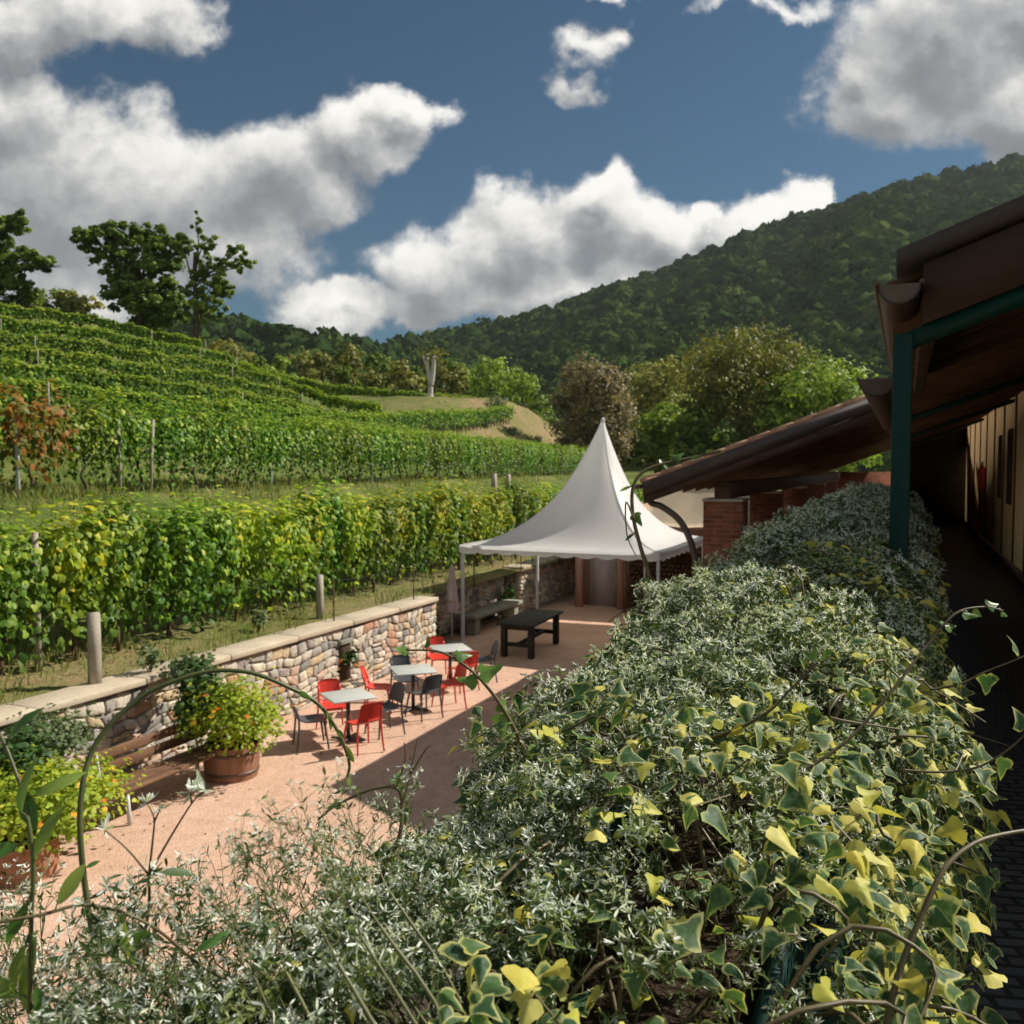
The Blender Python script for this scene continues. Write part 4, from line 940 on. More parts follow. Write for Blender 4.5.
B1 = gp(232, 776); barrel((B1[0], B1[1], 0), .40, .50, 'half barrel tub overflowing with lantana between bench and café tables')
bush('lantana_shrub', (B1[0], B1[1], .45), (.74, .66, .72), 4200, .062, 'lantana', 'yellow green lantana with orange flower heads in the half barrel', 'plant', 30, 'lantanas in the tubs')
bush('shrub', (B1[0] - .42, B1[1] - .25, .6), (.34, .36, .80), 1500, .075, 'shrubdark', 'taller dark green shrub rising behind the lantana of the half barrel', 'shrub')
bush('rosemary_bush', (B1[0] - .75, B1[1] - .1, 1.40), (.36, .5, .30), 700, .075, 'shrubgrey', 'grey green bush spilling over the wall coping above the half barrel', 'shrub', drop=.3)
B2 = gp(24, 874); barrel((B2[0], B2[1], 0), .36, .40, 'terracotta coloured tub with lantana at the near end of the bench', False, 'terracotta')
bush('lantana_shrub', (B2[0] + .02, B2[1] + .22, .40), (.74, .95, .66), 5200, .062, 'lantana', 'sprawling lantana with orange flower heads hiding the near end of the bench', 'plant', 36, 'lantanas in the tubs', drop=.22)
bush('shrub', (B2[0] - .75, B2[1] + .35, .45), (.42, .5, .72), 1600, .075, 'shrubdark', 'dark green shrub behind the sprawling lantana near the wall', 'shrub')
bush('rosemary_bush', (WX + .28, 8.05, .80), (.36, .55, .58), 2200, .055, 'shrubgrey', 'large grey green feathery bush hanging over the coping above the sprawling lantana', 'shrub', drop=.35)
for (px, py, r, lab) in [(150, 672, .22, 'small weedy plant at the back of the coping beside the thick concrete post'), (260, 630, .18, 'small weedy plant behind the coping above the café tables')]:
    P = gp(px, py, 1.42); bush('weed', tuple(P), (r, r, r * 1.6), 160, .07, 'shrubgrey', lab, 'plant', stems=4)

# ================================================================= the tent
def tent_mat():
    m, nt, out = new_mat('white_canvas'); v = objco(nt)
    n = noise(nt, 2.2, 5, .55, v); c = ramp(nt, n, [(.3, (.78, .785, .78)), (.7, (.86, .86, .845))])
    p = nd(nt, 'ShaderNodeBsdfPrincipled'); nt.links.new(c, p.inputs['Base Color']); p.inputs['Roughness'].default_value = .45; p.inputs['Specular IOR Level'].default_value = .3
    b = nd(nt, 'ShaderNodeBump'); b.inputs['Strength'].default_value = .12; b.inputs['Distance'].default_value = .03; nt.links.new(noise(nt, 1.6, 3, .5, v), b.inputs['Height']); nt.links.new(b.outputs[0], p.inputs['Normal'])
    t = nd(nt, 'ShaderNodeBsdfTranslucent'); t.inputs[0].default_value = (.88, .88, .86, 1)
    mx = nd(nt, 'ShaderNodeMixShader'); mx.inputs[0].default_value = .42; nt.links.new(p.outputs[0], mx.inputs[1]); nt.links.new(t.outputs[0], mx.inputs[2]); nt.links.new(mx.outputs[0], out.inputs[0]); return m
MT['canvas'] = tent_mat()
def tent():
    cx, cy, w, he, hp = -7.78, 23.05, 5.2, 2.50, 5.78
    ro = empty('pagoda_tent', (cx, cy, 0.01), R(0), 'white pointed pagoda tent with a sharp peak, open sides and scalloped edge', 'tent')
    # square-based concave canopy
    K, M = 26, 16; us = np.linspace(0, 1, K) ** .9
    per = []
    for s in range(4):
        for t in np.linspace(-1, 1, M, endpoint=False): per.append(rotz(s * math.pi / 2) @ A([t, -1, 0]))
    per = A(per); G = []
    for u in us:
        r = 1 - u; sq = per[:, :2].copy()
        rad = np.linalg.norm(sq, axis=1, keepdims=True); k = np.clip(u * 1.25, 0, 1) ** 1.3; sq = sq * (1 - k) + sq / rad * k * 1.0
        sag = .035 * (1 - (np.abs(per[:, :2]).min(1)) ** 2) * r          # faces sag a little between the hips
        z = he + (hp - he) * (u ** 1.92)
        xyv = sq * (w / 2) * max(r, .012) * (1 - sag[:, None] * .8)
        G.append(np.concatenate([xyv + A([.36, 0]) * u ** 1.3, np.full((len(sq), 1), z) - sag[:, None] * 1.2], 1))
    G = A(G); mb = MB(); mb.add(G.reshape(-1, 3), grid_faces(K, len(per), True)[:, ::-1])
    mb.build('canopy', MT['canvas'], ro, True)
    for s in range(4):
        mb = MB(); mb.tube(G[:-1, s * M] + A([0, 0, .004]), .011, 5); mb.build('seam', MT['canvas'], ro, True)
    mb = MB(); n = len(per) * 4; per2 = []
    for s in range(4):
        for t in np.linspace(-1, 1, M * 4, endpoint=False): per2.append((*(rotz(s * math.pi / 2) @ A([t, -1, 0]))[:2], t))
    rows = []
    for d in (0, .10, .2, 1.0):
        rows.append([(x * (w / 2 + .012 + .02 * d), y * (w / 2 + .012 + .02 * d), he + .01 - (.17 + .055 * abs(math.sin((t + 1) * math.pi * 5))) * d) for x, y, t in per2])
    G = A(rows); mb.add(G.reshape(-1, 3), grid_faces(4, len(per2), True)); mb.build('valance', MT['canvas'], ro)
    for x in (-1, 1):
        for y in (-1, 1):
            mb = MB(); add_rbox(mb, (.075, .075, he - .02), (x * (w / 2 - .05), y * (w / 2 - .05), he / 2 - .01), .008); add_rbox(mb, (.2, .2, .015), (x * (w / 2 - .05), y * (w / 2 - .05), .01), .004); mb.build('leg', MT['palemetal'], ro)
    mb = MB()
    for s in range(4): add_rbox(mb, (w - .18, .05, .09), rotz(s * math.pi / 2) @ A([0, -w / 2 + .05, he - .07]), .008, rotz(s * math.pi / 2))
    mb.build('frame', MT['palemetal'], ro)
    mb = MB(); mb.tube([(.36, 0, hp - .10), (.36, 0, hp - .01), (.36, 0, hp + .03)], [.06, .045, .012], 10); mb.build('finial', MT['canvas'], ro)
tent()

# ================================================================= buildings
TS = math.tan(R(20.4))
def roof_tiles(mb, x0, x1, y0, y1, z_at, pitch=.21, amp=.045):
    ys = np.arange(y0, y1, pitch / 6); xs = []
    nx = max(2, int((x1 - x0) / .36)); 
    for k in range(nx):
        a = x0 + (x1 - x0) * k / nx; b = x0 + (x1 - x0) * (k + 1) / nx; xs += [(a, .022), (b - .004, 0)]
    G = A([[(x, y, z_at(x) + lift + amp * abs(math.sin(math.pi * (y - y0) / pitch)) ** .8 + .006 * math.sin(int((y - y0) / pitch) * 12.9)) for y in ys] for x, lift in xs])
    sheet(mb, G, .018)
def portico():
    y0, y1, xe, xr = 14.0, 40.0, -3.84, -.14; ze = 4.19; zf = lambda x: ze + (x - xe) * TS
    ro = empty('brick_portico', (0, 0, 0), 0, 'brick pillared lean-to with a clay tiled roof and dark barge board', 'building')
    mb = MB(); roof_tiles(mb, xe - .03, xr, y0 - .04, y1, lambda x: zf(x) + .055)
    mb.build('tiled_roof', MT['tile'], ro, True)
    # verge cap tiles running up the rake
    mb = MB(); L = (xr - xe) / math.cos(math.atan(TS)); n = int(L / .34)
    for k in range(n):
        xa = xe - .02 + (xr - xe) * k / n; xb = xe - .02 + (xr - xe) * (k + 1.12) / n
        mb.tube([(xa, y0 + .02, zf(xa) + .085), (xb, y0 + .02, zf(xb) + .072)], [.062, .052], 10, rnd=rng.random())
    mb.build('verge_tile', MT['tile'], ro, True).__setitem__('kind', 'stuff')
    def rake(y, th, top, hgt, m, nm):
        mb = MB(); V = [(xe + .02, y, zf(xe) + top - hgt), (xr, y, zf(xr) + top - hgt), (xr, y, zf(xr) + top), (xe + .02, y, zf(xe) + top)]
        V = V + [(a, b + th, c) for a, b, c in V]; mb.add(V, A([[0, 1, 2, 3], [7, 6, 5, 4], [0, 4, 5, 1], [1, 5, 6, 2], [2, 6, 7, 3], [3, 7, 4, 0]])); mb.build(nm, MT[m], ro)
    rake(y0 - .045, .03, .06, .20, 'flashing', 'verge_flashing'); rake(y0 - .01, .04, -.10, .18, 'fasciawood', 'barge_board')
    mb = MB(); G = A([[(x, y, zf(x) - .03) for y in (y0 + .04, y1)] for x in (xe + .06, xr)]); sheet(mb, G, .025); mb.build('roof_boarding', MT['beamwood'], ro)
    for y in np.arange(y0 + .25, y1, 1.1):
        mb = MB(); G = A([[(x, yy, zf(x) - .085) for yy in (y - .05, y + .05)] for x in (xe + .1, xr)]); sheet(mb, G, -.0 + .001) if False else None
        V = [(xe + .1, y - .05, zf(xe + .1) - .20), (xr, y - .05, zf(xr) - .20), (xr, y - .05, zf(xr) - .062), (xe + .1, y - .05, zf(xe + .1) - .062)]; V += [(a, b + .1, c) for a, b, c in V]
        mb.add(V, A([[0, 1, 2, 3], [7, 6, 5, 4], [0, 4, 5, 1], [1, 5, 6, 2], [2, 6, 7, 3], [3, 7, 4, 0]])); mb.build('rafter', MT['beamwood'], ro)
    mb = MB(); add_rbox(mb, (.26, y1 - y0 - .5, .26), (-2.62, (y0 + y1) / 2, 4.13), .01); mb.build('wall_plate', MT['beamwood'], ro)
    for y in (14.55, 19.2, 24.4, 29.9, 35.6):
        mb = MB(); mb.box((-2.92, y - .3, -.1), (-2.32, y + .3, 3.955)); add_rbox(mb, (.63, .63, .045), (-2.62, y, 3.978), .006, mi=1); mb.build('brick_pillar', [MT['brick'], MT['concrete']], ro)
    mb = MB(); mb.box((-.42, y0 + 2.3, -.1), (-.14, y1, 3.9)); mb.build('back_wall', MT['brick'], ro)
    mb = MB(); mb.box((-2.9, y1 - .3, -.1), (-.45, y1, 4.3)); mb.build('end_wall', MT['brick'], ro)
    # half-round eave gutter and swan-neck downpipe
    mb = MB(); a = np.linspace(math.pi, 2 * math.pi, 9); gx, gz = xe - .085, ze + .03
    for rr_, fl in ((.075, False), (.068, True)):
        G = A([[(gx + rr_ * math.cos(t), y, gz + rr_ * math.sin(t)) for t in a] for y in (y0 - .06, y1)]); f = grid_faces(2, 9); mb.add(G.reshape(-1, 3), f if fl else f[:, ::-1])
    mb.add([(gx + .07 * math.cos(t), y0 - .055, gz + .07 * math.sin(t)) for t in a], A([list(range(9))])); mb.build('gutter', MT['gutterdark'], ro, False)
    yp = y0 + .14
    mb = MB(); mb.tube(crom([(gx + .17, yp, gz - .06), (gx + .17, yp, gz - .22), (gx + .20, yp, gz - .30), (gx + .38, yp, gz - .36), (gx + .68, yp, gz - .60), (gx + .88, yp, gz - 1.05), (gx + .92, yp, gz - 1.6), (gx + .92, yp, 0)], 6), .052, 10); mb.build('downpipe', MT['gutterdark'], ro, True)
portico()
def main_house():
    ro = empty('main_house', (0, 0, 0), 0, 'balcony house with cream wall, timber roof and green steel frames', 'house')
    xe, x1, y0, y1 = -.10, 4.6, 3.25, 26.0; ze = 5.145; T2 = .372; zf = lambda x: ze + x * T2
    def slab(nm, m, xa, xb, ya, yb, top, th, p=ro):
        mb = MB(); V = [(xa, ya, zf(xa) + top - th), (xb, ya, zf(xb) + top - th), (xb, ya, zf(xb) + top), (xa, ya, zf(xa) + top)]; V += [(a, yb, c) for a, b, c in V]
        mb.add(V, A([[0, 1, 2, 3], [7, 6, 5, 4], [0, 4, 5, 1], [1, 5, 6, 2], [2, 6, 7, 3], [3, 7, 4, 0]])); return mb.build(nm, MT[m], p)
    mb = MB(); roof_tiles(mb, xe + .07, x1, y0 + .30, y1, lambda x: zf(x) + .01); mb.build('tiled_roof', MT['tile'], ro, True)
    slab('roof_boarding', 'beamwood', xe + .03, x1, y0 + .05, y1, -.004, .03)
    slab('verge_flashing', 'flashing', xe + .06, x1, y0 - .035, y0 + .32, .075, .06)
    slab('fascia_board', 'fasciawood', xe + .14, x1, y0 - .012, y0 + .03, -.003, .194)
    for y in list(np.arange(y0 + .35, y1, .62)): slab('rafter', 'beamwood', xe + .05, 2.2, y - .04, y + .04, -.040, .13)
    # green steel frames
    for y in (3.30, 8.9, 14.4, 19.8):
        mb = MB(); add_rbox(mb, (.060, .060, 1.90), (-.015, y - .02, 3.99), .006); mb.build('post', MT['greenpaint'], ro)
        V0 = slab('beam', 'greenpaint', -.045, 1.38, y - .047, y + .010, -.20, .058)
    # gutter with a closed end
    def gutter(gx, gz, ya, yb, r, nm='gutter'):
        a = np.linspace(math.pi, 2 * math.pi, 11); mb = MB()
        for rr_, fl in ((r, False), (r - .006, True)):
            G = A([[(gx + rr_ * math.cos(t), y, gz + rr_ * math.sin(t)) for t in a] for y in (ya, yb)]); f = grid_faces(2, 11); mb.add(G.reshape(-1, 3), f if fl else f[:, ::-1])
        mb.add([(gx + (r - .002) * math.cos(t), ya + .004, gz + (r - .002) * math.sin(t)) for t in a], A([list(range(11))])); mb.tube([(gx - r, ya, gz + .004), (gx - r, yb, gz + .004)], .010, 6); mb.tube([(gx + r, ya, gz + .004), (gx + r, yb, gz + .004)], .008, 6)
        mb.build(nm, MT['gutter'], ro)
    gutter(-.03, 5.085, 3.16, 5.7, .066); gutter(-.17, 5.04, 5.95, 12.0, .11)
    mb = MB(); add_rbox(mb, (.05, 2.5, .20), (.06, 4.55, 5.03), .005); mb.build('eave_board', MT['fasciawood'], ro)
    # cream wall of the gallery with narrow windows, pilasters and doors
    xw = 1.42
    mb = MB(); mb.box((xw, 2.4, -.2), (xw + .3, y1, 5.62)); mb.build('wall', MT['plaster'], ro)
    for (ya, yb, za, zb, nm) in [(12.6, 13.0, 3.05, 5.2, 'doorway'), (14.9, 15.3, 3.95, 5.0, 'window'), (16.5, 16.75, 4.0, 4.95, 'window'), (9.4, 10.3, 3.05, 5.1, 'doorway'), (6.2, 7.1, 3.8, 5.0, 'window')]:
        mb = MB(); mb.box((xw - .012, ya, za), (xw + .05, yb, zb)); w = mb.build(nm, MT['blackwood'], ro)
        mb = MB()
        for (a, b, c, d) in ((ya - .06, ya, za, zb + .06), (yb, yb + .06, za, zb + .06), (ya, yb, zb, zb + .06)): mb.box((xw - .028, a, c), (xw + .02, b, d))
        f = mb.build('frame', MT['fasciawood'], w)
    for yb in np.arange(3.0, 25.5, 1.63):
        if not any(a - .12 < yb < b + .12 for a, b in ((12.6, 13.0), (14.9, 15.3), (16.5, 16.75), (9.4, 10.3), (6.2, 7.1))):
            mb = MB(); mb.box((xw - .016, yb, 3.145), (xw + .005, yb + .13, 5.55)); mb.build('batten', MT['beamwood'], ro)
    mb = MB(); mb.box((xw - .02, 2.4, 3.012), (xw - .001, y1, 3.14)); mb.build('skirting', MT['fasciawood'], ro)
    mb = MB(); mb.box((-.12, y1 - .3, 3.0), (xw, y1, 5.5)); mb.build('end_wall', MT['blackwood'], ro)
    mb = MB(); mb.box((-.10, -2.5, 2.72), (xw + .3, y1, 2.995)); mb.build('balcony_slab', MT['concrete'], ro)
    mb = MB(); mb.box((-.13, -2.5, -.2), (.15, 12.0, 2.715)); mb.build('lower_wall', MT['pinkplaster'], ro)
    # rail behind the planters
    mb = MB(); mb.tube([(-.07, -1.6, 3.93), (-.07, 20, 3.93)], .02, 6); mb.tube([(-.07, -1.6, 3.12), (-.07, 20, 3.12)], .014, 6); mb.build('rail', MT['greenpaint'], ro)
    mb = MB()
    for y in np.arange(-1.5, 12, .125): mb.tube([(-.07, y, 3.12), (-.07, y, 3.93)], .007, 4)
    tag(mb.build('baluster', MT['greenpaint'], ro), kind='stuff')
main_house()
def deck():
    m, nt, out = new_mat('black_rubber_grid'); v = worldpos(nt)
    b = nd(nt, 'ShaderNodeTexBrick'); b.inputs['Scale'].default_value = 1; b.inputs['Brick Width'].default_value = .115; b.inputs['Row Height'].default_value = .058; b.inputs['Mortar Size'].default_value = .011; b.inputs['Mortar Smooth'].default_value = .6
    mp = nd(nt, 'ShaderNodeMapping'); mp.inputs['Rotation'].default_value = (0, 0, R(-14)); nt.links.new(v, mp.inputs[0]); nt.links.new(mp.outputs[0], b.inputs['Vector'])
    n = noise(nt, 4, 4, .6, v)
    c = mixc(nt, b.outputs['Fac'], ramp(nt, n, [(.3, (.035, .034, .036)), (.7, (.07, .068, .07))]), (.012, .012, .012))
    finish(nt, out, c, .55, .4, mth(nt, 'SUBTRACT', 1.0, b.outputs['Fac']), 1.0, .012)
    mb = MB(); mb.box((-.10, -2.5, 2.998), (1.415, 25.6, 3.006)); tag(mb.build('balcony_floor', m), kind='structure')
deck()
P = at(983, 478, 17.2)
ro = empty('fire_extinguisher', (1.34, P[1], 4.05), 0, 'small red fire extinguisher hanging on the cream gallery wall', 'extinguisher')
mb = MB(); mb.tube([(0, 0, 0), (0, 0, .03), (0, 0, .40), (0, 0, .46), (0, 0, .48)], [.05, .07, .07, .04, .025], 14); mb.build('cylinder', MT['redpaint'], ro, True)
mb = MB(); mb.tube([(0, 0, .48), (0, 0, .53)], .02, 8); add_rbox(mb, (.03, .12, .02), (0, -.03, .54), .004); mb.tube(crom([(0, .02, .5), (-.02, .10, .44), (-.02, .10, .2)], 4), .009, 5); mb.build('valve', MT['darkmetal'], ro)

# low buildings at the far end of the terrace
ro = empty('pink_house', (-7.2, 27.7, 0), R(-1), 'low pink plastered house with a dark doorway at the far end of the terrace', 'house')
mb = MB(); mb.box((-2.55, 0, -.1), (3.9, 5, 3.0)); mb.build('wall', MT['pinkplaster'], ro)
mb = MB(); mb.box((-2.05, -.02, 0), (-1.35, .03, 2.15)); d = mb.build('door', MT['parasolcloth'], ro)
mb = MB(); mb.box((-1.35, -.05, 0), (-1.2, .02, 2.2)); mb.box((-2.12, -.05, 0), (-2.05, .02, 2.2)); mb.build('frame', MT['concrete'], d)
for x in (-2.35, -.95): mb = MB(); mb.tube([(x, -.45, 0), (x, -.45, 2.9)], .13, 12); mb.build('column', MT['pinkplaster'], ro, True)
mb = MB(); zr = lambda y: 3.02 + (y + .4) * .015
roof_tiles_V = MB(); G = A([[(x, y, zr(y) + .04 * abs(math.sin(x * 15))) for y in np.linspace(-.4, 5.2, 16)] for x in np.arange(-2.8, 4.1, .035)]); sheet(roof_tiles_V, G, .03); roof_tiles_V.build('roof', MT['tile'], ro)
ro = empty('wood_store', (-6.9, 26.75, 0), R(0), 'brown timber wood store stacked with logs against the pink house', 'shed')
mb = MB(); mb.box((-1.0, .5, 0), (1.3, .58, 2.0))
mb.build('back_panel', MT['benchwood'], ro)
for x in (-1.0, 1.22): mb = MB(); mb.box((x, -.1, 0), (x + .09, -.01, 2.0)); mb.build('post', MT['benchwood'], ro)
mb = MB(); V, F = rbox((2.7, 1.0, .08), .01); mb.add(V @ A([[1, 0, 0], [0, 1, .18], [0, 0, 1]]) + A([.15, .2, 2.06]), F); mb.build('roof', MT['benchwood'], ro)
mb = MB()
for r_ in range(12):
    for c_ in range(15): mb.tube([(-.83 + .145 * c_ + .07 * (r_ % 2), .02 + rng.normal() * .02, .08 + .13 * r_), (-.83 + .145 * c_ + .07 * (r_ % 2), .48, .08 + .13 * r_)], rng.uniform(.055, .07), 7)
o = mb.build('log', MT['beamwood'], ro); tag(o, kind='stuff')
ro = empty('awning', (-5.6, 25.95, 0), 0, 'beige canvas awning on slim posts showing between the tent and the brick pillars', 'awning')
mb = MB(); G = A([[(x, y, 2.80 + 1.1 * (y / 1.6) - .06 * math.sin(math.pi * y / 1.6) + .015 * math.sin(x * 6) - .05 * math.sin((x + 1.6) * 1.0)) for x in np.linspace(-1.5, 1.7, 22)] for y in np.linspace(0, 1.6, 9)]); sheet(mb, G, .012); mb.build('canvas', MT['beige'], ro, True)
for x in (-1.45, 1.65):
    for (y, h) in ((.05, 2.76), (1.55, 3.82)): mb = MB(); mb.tube([(x, y, 0), (x, y, h)], .025, 6); mb.build('post', MT['palemetal'], ro)
# ================================================================= the planters along the balcony rail
for i, y in enumerate(np.arange(-1.3, 10.5, 1.02)):
    ro = empty('planter_box', (-.26, y + .5, 3.72), 0, 'long dark green planter box on the balcony rail, overgrown with spurge and ivy', 'planter', 'planter boxes along the balcony rail')
    mb = MB(); mb.box((-.15, -.5, 0), (.15, .5, .02)); 
    for (a, b) in (((-.15, -.5, .021), (-.135, .5, .25)), ((.135, -.5, .021), (.15, .5, .25)), ((-.134, -.5, .021), (.134, -.485, .25)), ((-.134, .485, .021), (.134, .5, .25))): mb.box(a, b)
    mb.build('box', MT['greenpaint'], ro); mb = MB(); mb.box((-.133, -.484, .022), (.133, .484, .21)); mb.build('soil', MT['soil'], ro)

def h0(t): return np.interp(t, [-1, .2, .6, 1, 2, 3.5, 5, 8, 11], [.46, .41, .37, .34, .30, .265, .30, .34, .34])
def mound(phi, t, depth=0.0, extra=0.0):
    """a point on the overgrown planters: phi is the angle round the section, t the run along the rail"""
    rx = np.interp(t, [0, 1, 3, 6, 11], [.35, .34, .34, .36, .40]) - depth + extra; rz = .26 - depth * .6 + extra
    zc = 4.5 - h0(t) - .26
    lump = 1 + .10 * np.sin(t * 7.3 + phi * 2.1) + .07 * np.sin(t * 15 + phi * 5) + .05 * np.sin(t * 3.1 - phi * 3)
    x = -.27 + rx * np.sin(phi) * lump; z = zc + rz * np.cos(phi) * lump
    return np.stack([x, t + 0 * x, z], -1), norm(np.stack([np.sin(phi), .0 * phi - .10, np.cos(phi) * .9 + .35], -1))

# ---- templates
IVO = [(0, 0), (.16, -.08), (.36, -.04), (.50, .12), (.40, .26), (.27, .40), (.22, .56), (.13, .78), (0, 1.0)]
def ivy_tpl(bend, fold, seed, wide=1.0):
    rg = np.random.default_rng(seed); o = [(x * wide + rg.normal() * .02, y + rg.normal() * .02) for x, y in IVO]
    L = [(-x * (1 + rg.normal() * .06), y + rg.normal() * .02) for x, y in o[1:-1]][::-1]; ring = A(o + L); n = len(ring); c = A([0, .36])
    pts = [ring, c + (ring - c) * .70, c + (ring - c) * .35]; V = []
    for k, r in enumerate(pts):
        for x, y in r: V.append((x, y, -fold * abs(x) + bend * -(y * y) * .5 + .05 * math.sin(6 * y + seed) * abs(x) * 2 + (.02 * math.sin(9 * x + seed) if k == 0 else 0)))
    V.append((0, .36, bend * -.065)); V = A(V); F = [A([[k * n + i, k * n + (i + 1) % n, (k + 1) * n + (i + 1) % n, (k + 1) * n + i] for k in range(2) for i in range(n)]), A([[2 * n + i, 2 * n + (i + 1) % n, 3 * n] for i in range(n)])]
    E = np.concatenate([np.zeros(n), np.full(n, .42), np.full(n, .75), [1.0]]); return V, F, E
IVY = [ivy_tpl(b, f, i, w) for i, (b, f, w) in enumerate([(.3, .15, 1), (.6, .35, .9), (-.2, .25, 1.1), (.9, .5, .8), (.4, -.2, 1.0), (.2, .6, .75)])]
def lance(w, bend, seg=5):
    V = []; E = []
    for i in range(seg + 1):
        t = i / seg; ww = w * math.sin(math.pi * min(1, .06 + t * .94)) ** .8
        V += [(-ww, t, -bend * t * t + .25 * ww), (0, t, -bend * t * t), (ww, t, -bend * t * t + .25 * ww)]; E += [0, 1, 0]
    F = []
    for i in range(seg): F += [[3 * i, 3 * i + 1, 3 * i + 4, 3 * i + 3], [3 * i + 1, 3 * i + 2, 3 * i + 5, 3 * i + 4]]
    return A(V), [A(F)], A(E)
LEAF = [lance(.12, .25), lance(.10, .6), lance(.14, -.1)]
BR = (A([(0, 0, 0), (-.13, .45, .05), (.13, .45, .05), (-.11, .85, .20), (.11, .85, .20), (0, 1.08, .34)]), [A([[0, 2, 4, 3], [0, 3, 1, 0]])[:1], A([[0, 3, 1], [3, 4, 5]])], np.ones(6))
BR = (BR[0], [A([[0, 2, 4, 3]]), A([[0, 3, 1], [3, 4, 5]])], BR[2])
def sprig(seed, h=.085, gens=3, spread=.75, nb=3, leafy=1.0):
    """one flowering shoot: returns stems, leaves and white bracts as three meshes' worth of arrays"""
    rg = np.random.default_rng(seed); st, lf, br = MB(), MB(), MB()
    def grow(p, d, L, r, g):
        q = p + d * L * .55 + rg.normal(size=3) * .06 * L; e = p + d * L + rg.normal(size=3) * .08 * L
        st.tube([p, q, e], [r, r * .85, r * .7], 3, False, rnd=rg.random())
        if g < gens and leafy:
            for _ in range(2 if g else 1):
                a = norm(d * .5 + rg.normal(size=3)); M = frames(norm(np.cross(a, rg.normal(size=3)))[None] + A([[0, 0, .7]]), U=a[None])
                scatter(lf, LEAF[rg.integers(0, 3)], e[None] if rg.random() < .6 else q[None], M, [rg.uniform(.009, .019) * leafy], rnd=A([rg.random()]))
        if g == 0:
            k = rg.integers(2, 5) if leafy >= 1 else rg.integers(2, 5)
            for i in range(k):
                a = norm(d * .35 + rg.normal(size=3) * .8); n_ = norm(d + rg.normal(size=3) * .5); M = frames(n_[None], U=a[None])
                scatter(br, BR, (e + d * .001)[None], M, [rg.uniform(.0060, .0115) * (1 if leafy >= 1 else .62)], rnd=A([rg.random()]))
            return
        for i in range(2 if rg.random() < .75 else 3):
            grow(e, norm(d + rg.normal(size=3) * spread * .62 + A([0, 0, .12])), L * rg.uniform(.62, .85), r * .72, g - 1)
    grow(A([0, 0, 0.]), norm(A([rg.normal() * .25, rg.normal() * .25, 1])), h * .42, .0011, gens)
    return st, lf, br
def as_tpl(m): return (np.concatenate(m.V), m.F, np.concatenate(m.ed)) if m.n else None
SPR = [tuple(as_tpl(m) for m in sprig(s, h=.080, gens=4, spread=.85)) for s in range(9)]

def ivyness(x, t):
    """how much of the cover is ivy: mostly on the balcony side, in patches"""
    k = np.clip((x + .36) / .26, 0, 1) * .9 + .30 * np.sin(t * 4.1 + x * 7) + .26 * np.sin(t * 9.3 - x * 11 + 1) + np.where(t > 3, -.15, .12)
    return np.clip(k, 0, 1)
def spurge(i, t0, t1, dens, scale=1.0):
    """one spurge plant: its share of the mound between t0 and t1"""
    y = (t0 + t1) / 2; base = A([-.27, y, 3.93])
    ro = empty('spurge_plant', tuple(base), 0, 'airy spurge with tiny white bracts and thin stems spilling from the balcony planters', 'plant', 'white flowering spurge along the planters')
    n = int((t1 - t0) * 1.25 * dens); t = rng.uniform(t0 - .04, t1 + .04, n)
    phi = rng.uniform(R(float(np.interp(t0, [0, .6, 1.3, 2], [-82, -92, -112, -125]))), R(88), n); dep = rng.random(n) ** 1.5 * .10
    P, N = mound(phi, t, dep + .05); gap = np.sin(t * 23 + P[:, 0] * 31) + np.sin(t * 41 - P[:, 0] * 17 + 2); keep = (rng.random(n) > ivyness(P[:, 0], t) * .84) & (rng.random(n) < .85 + .35 * gap); P, N = P[keep], N[keep]; n = len(P)
    N = norm(N * .55 + A([0, -.08, .55]) + rng.normal(size=N.shape) * .38); M = frames(N); S = scale * rng.uniform(.7, 1.3, n); k = rng.integers(0, len(SPR), n)
    for j, (nm, mt) in enumerate((('stem', 'spurgestem'), ('foliage', 'spurgeleaf'), ('white_bract', 'bract'))):
        mb = MB()
        for q in range(len(SPR)):
            w = k == q
            if w.any(): scatter(mb, SPR[q][j], P[w] - base, M[w], S[w], rnd=rng.random(w.sum()))
        if j == 0:     # the longer stems that carry the shoots
            for _ in range(int(60 * (t1 - t0))):
                q = P[rng.integers(0, n)] - base; a = A([rng.uniform(-.1, .1), q[1] + rng.normal() * .08, rng.uniform(-.05, .02)])
                mb.tube(crom([a, (a + q) / 2 + A([0, 0, .05]) + rng.normal(size=3) * .015, q], 3), np.linspace(.0017, .0009, 7), 3, False, rnd=rng.random())
        o = mb.build(nm, MT[mt], ro)
        if nm == 'white_bract': tag(o, kind='stuff')
edges = [.02, .35, .65, .95, 1.3, 1.7, 2.15, 2.7, 3.4, 4.4, 5.6, 7.0, 8.6, 10.2]
for i in range(len(edges) - 1):
    tm = (edges[i] + edges[i + 1]) / 2
    spurge(i, edges[i], edges[i + 1], float(np.interp(tm, [.2, 1, 2, 4, 9], [1450, 1450, 1000, 560, 320])), float(np.interp(tm, [0, .8, 2, 5, 10], [.60, .66, .88, 1.4, 1.9])))

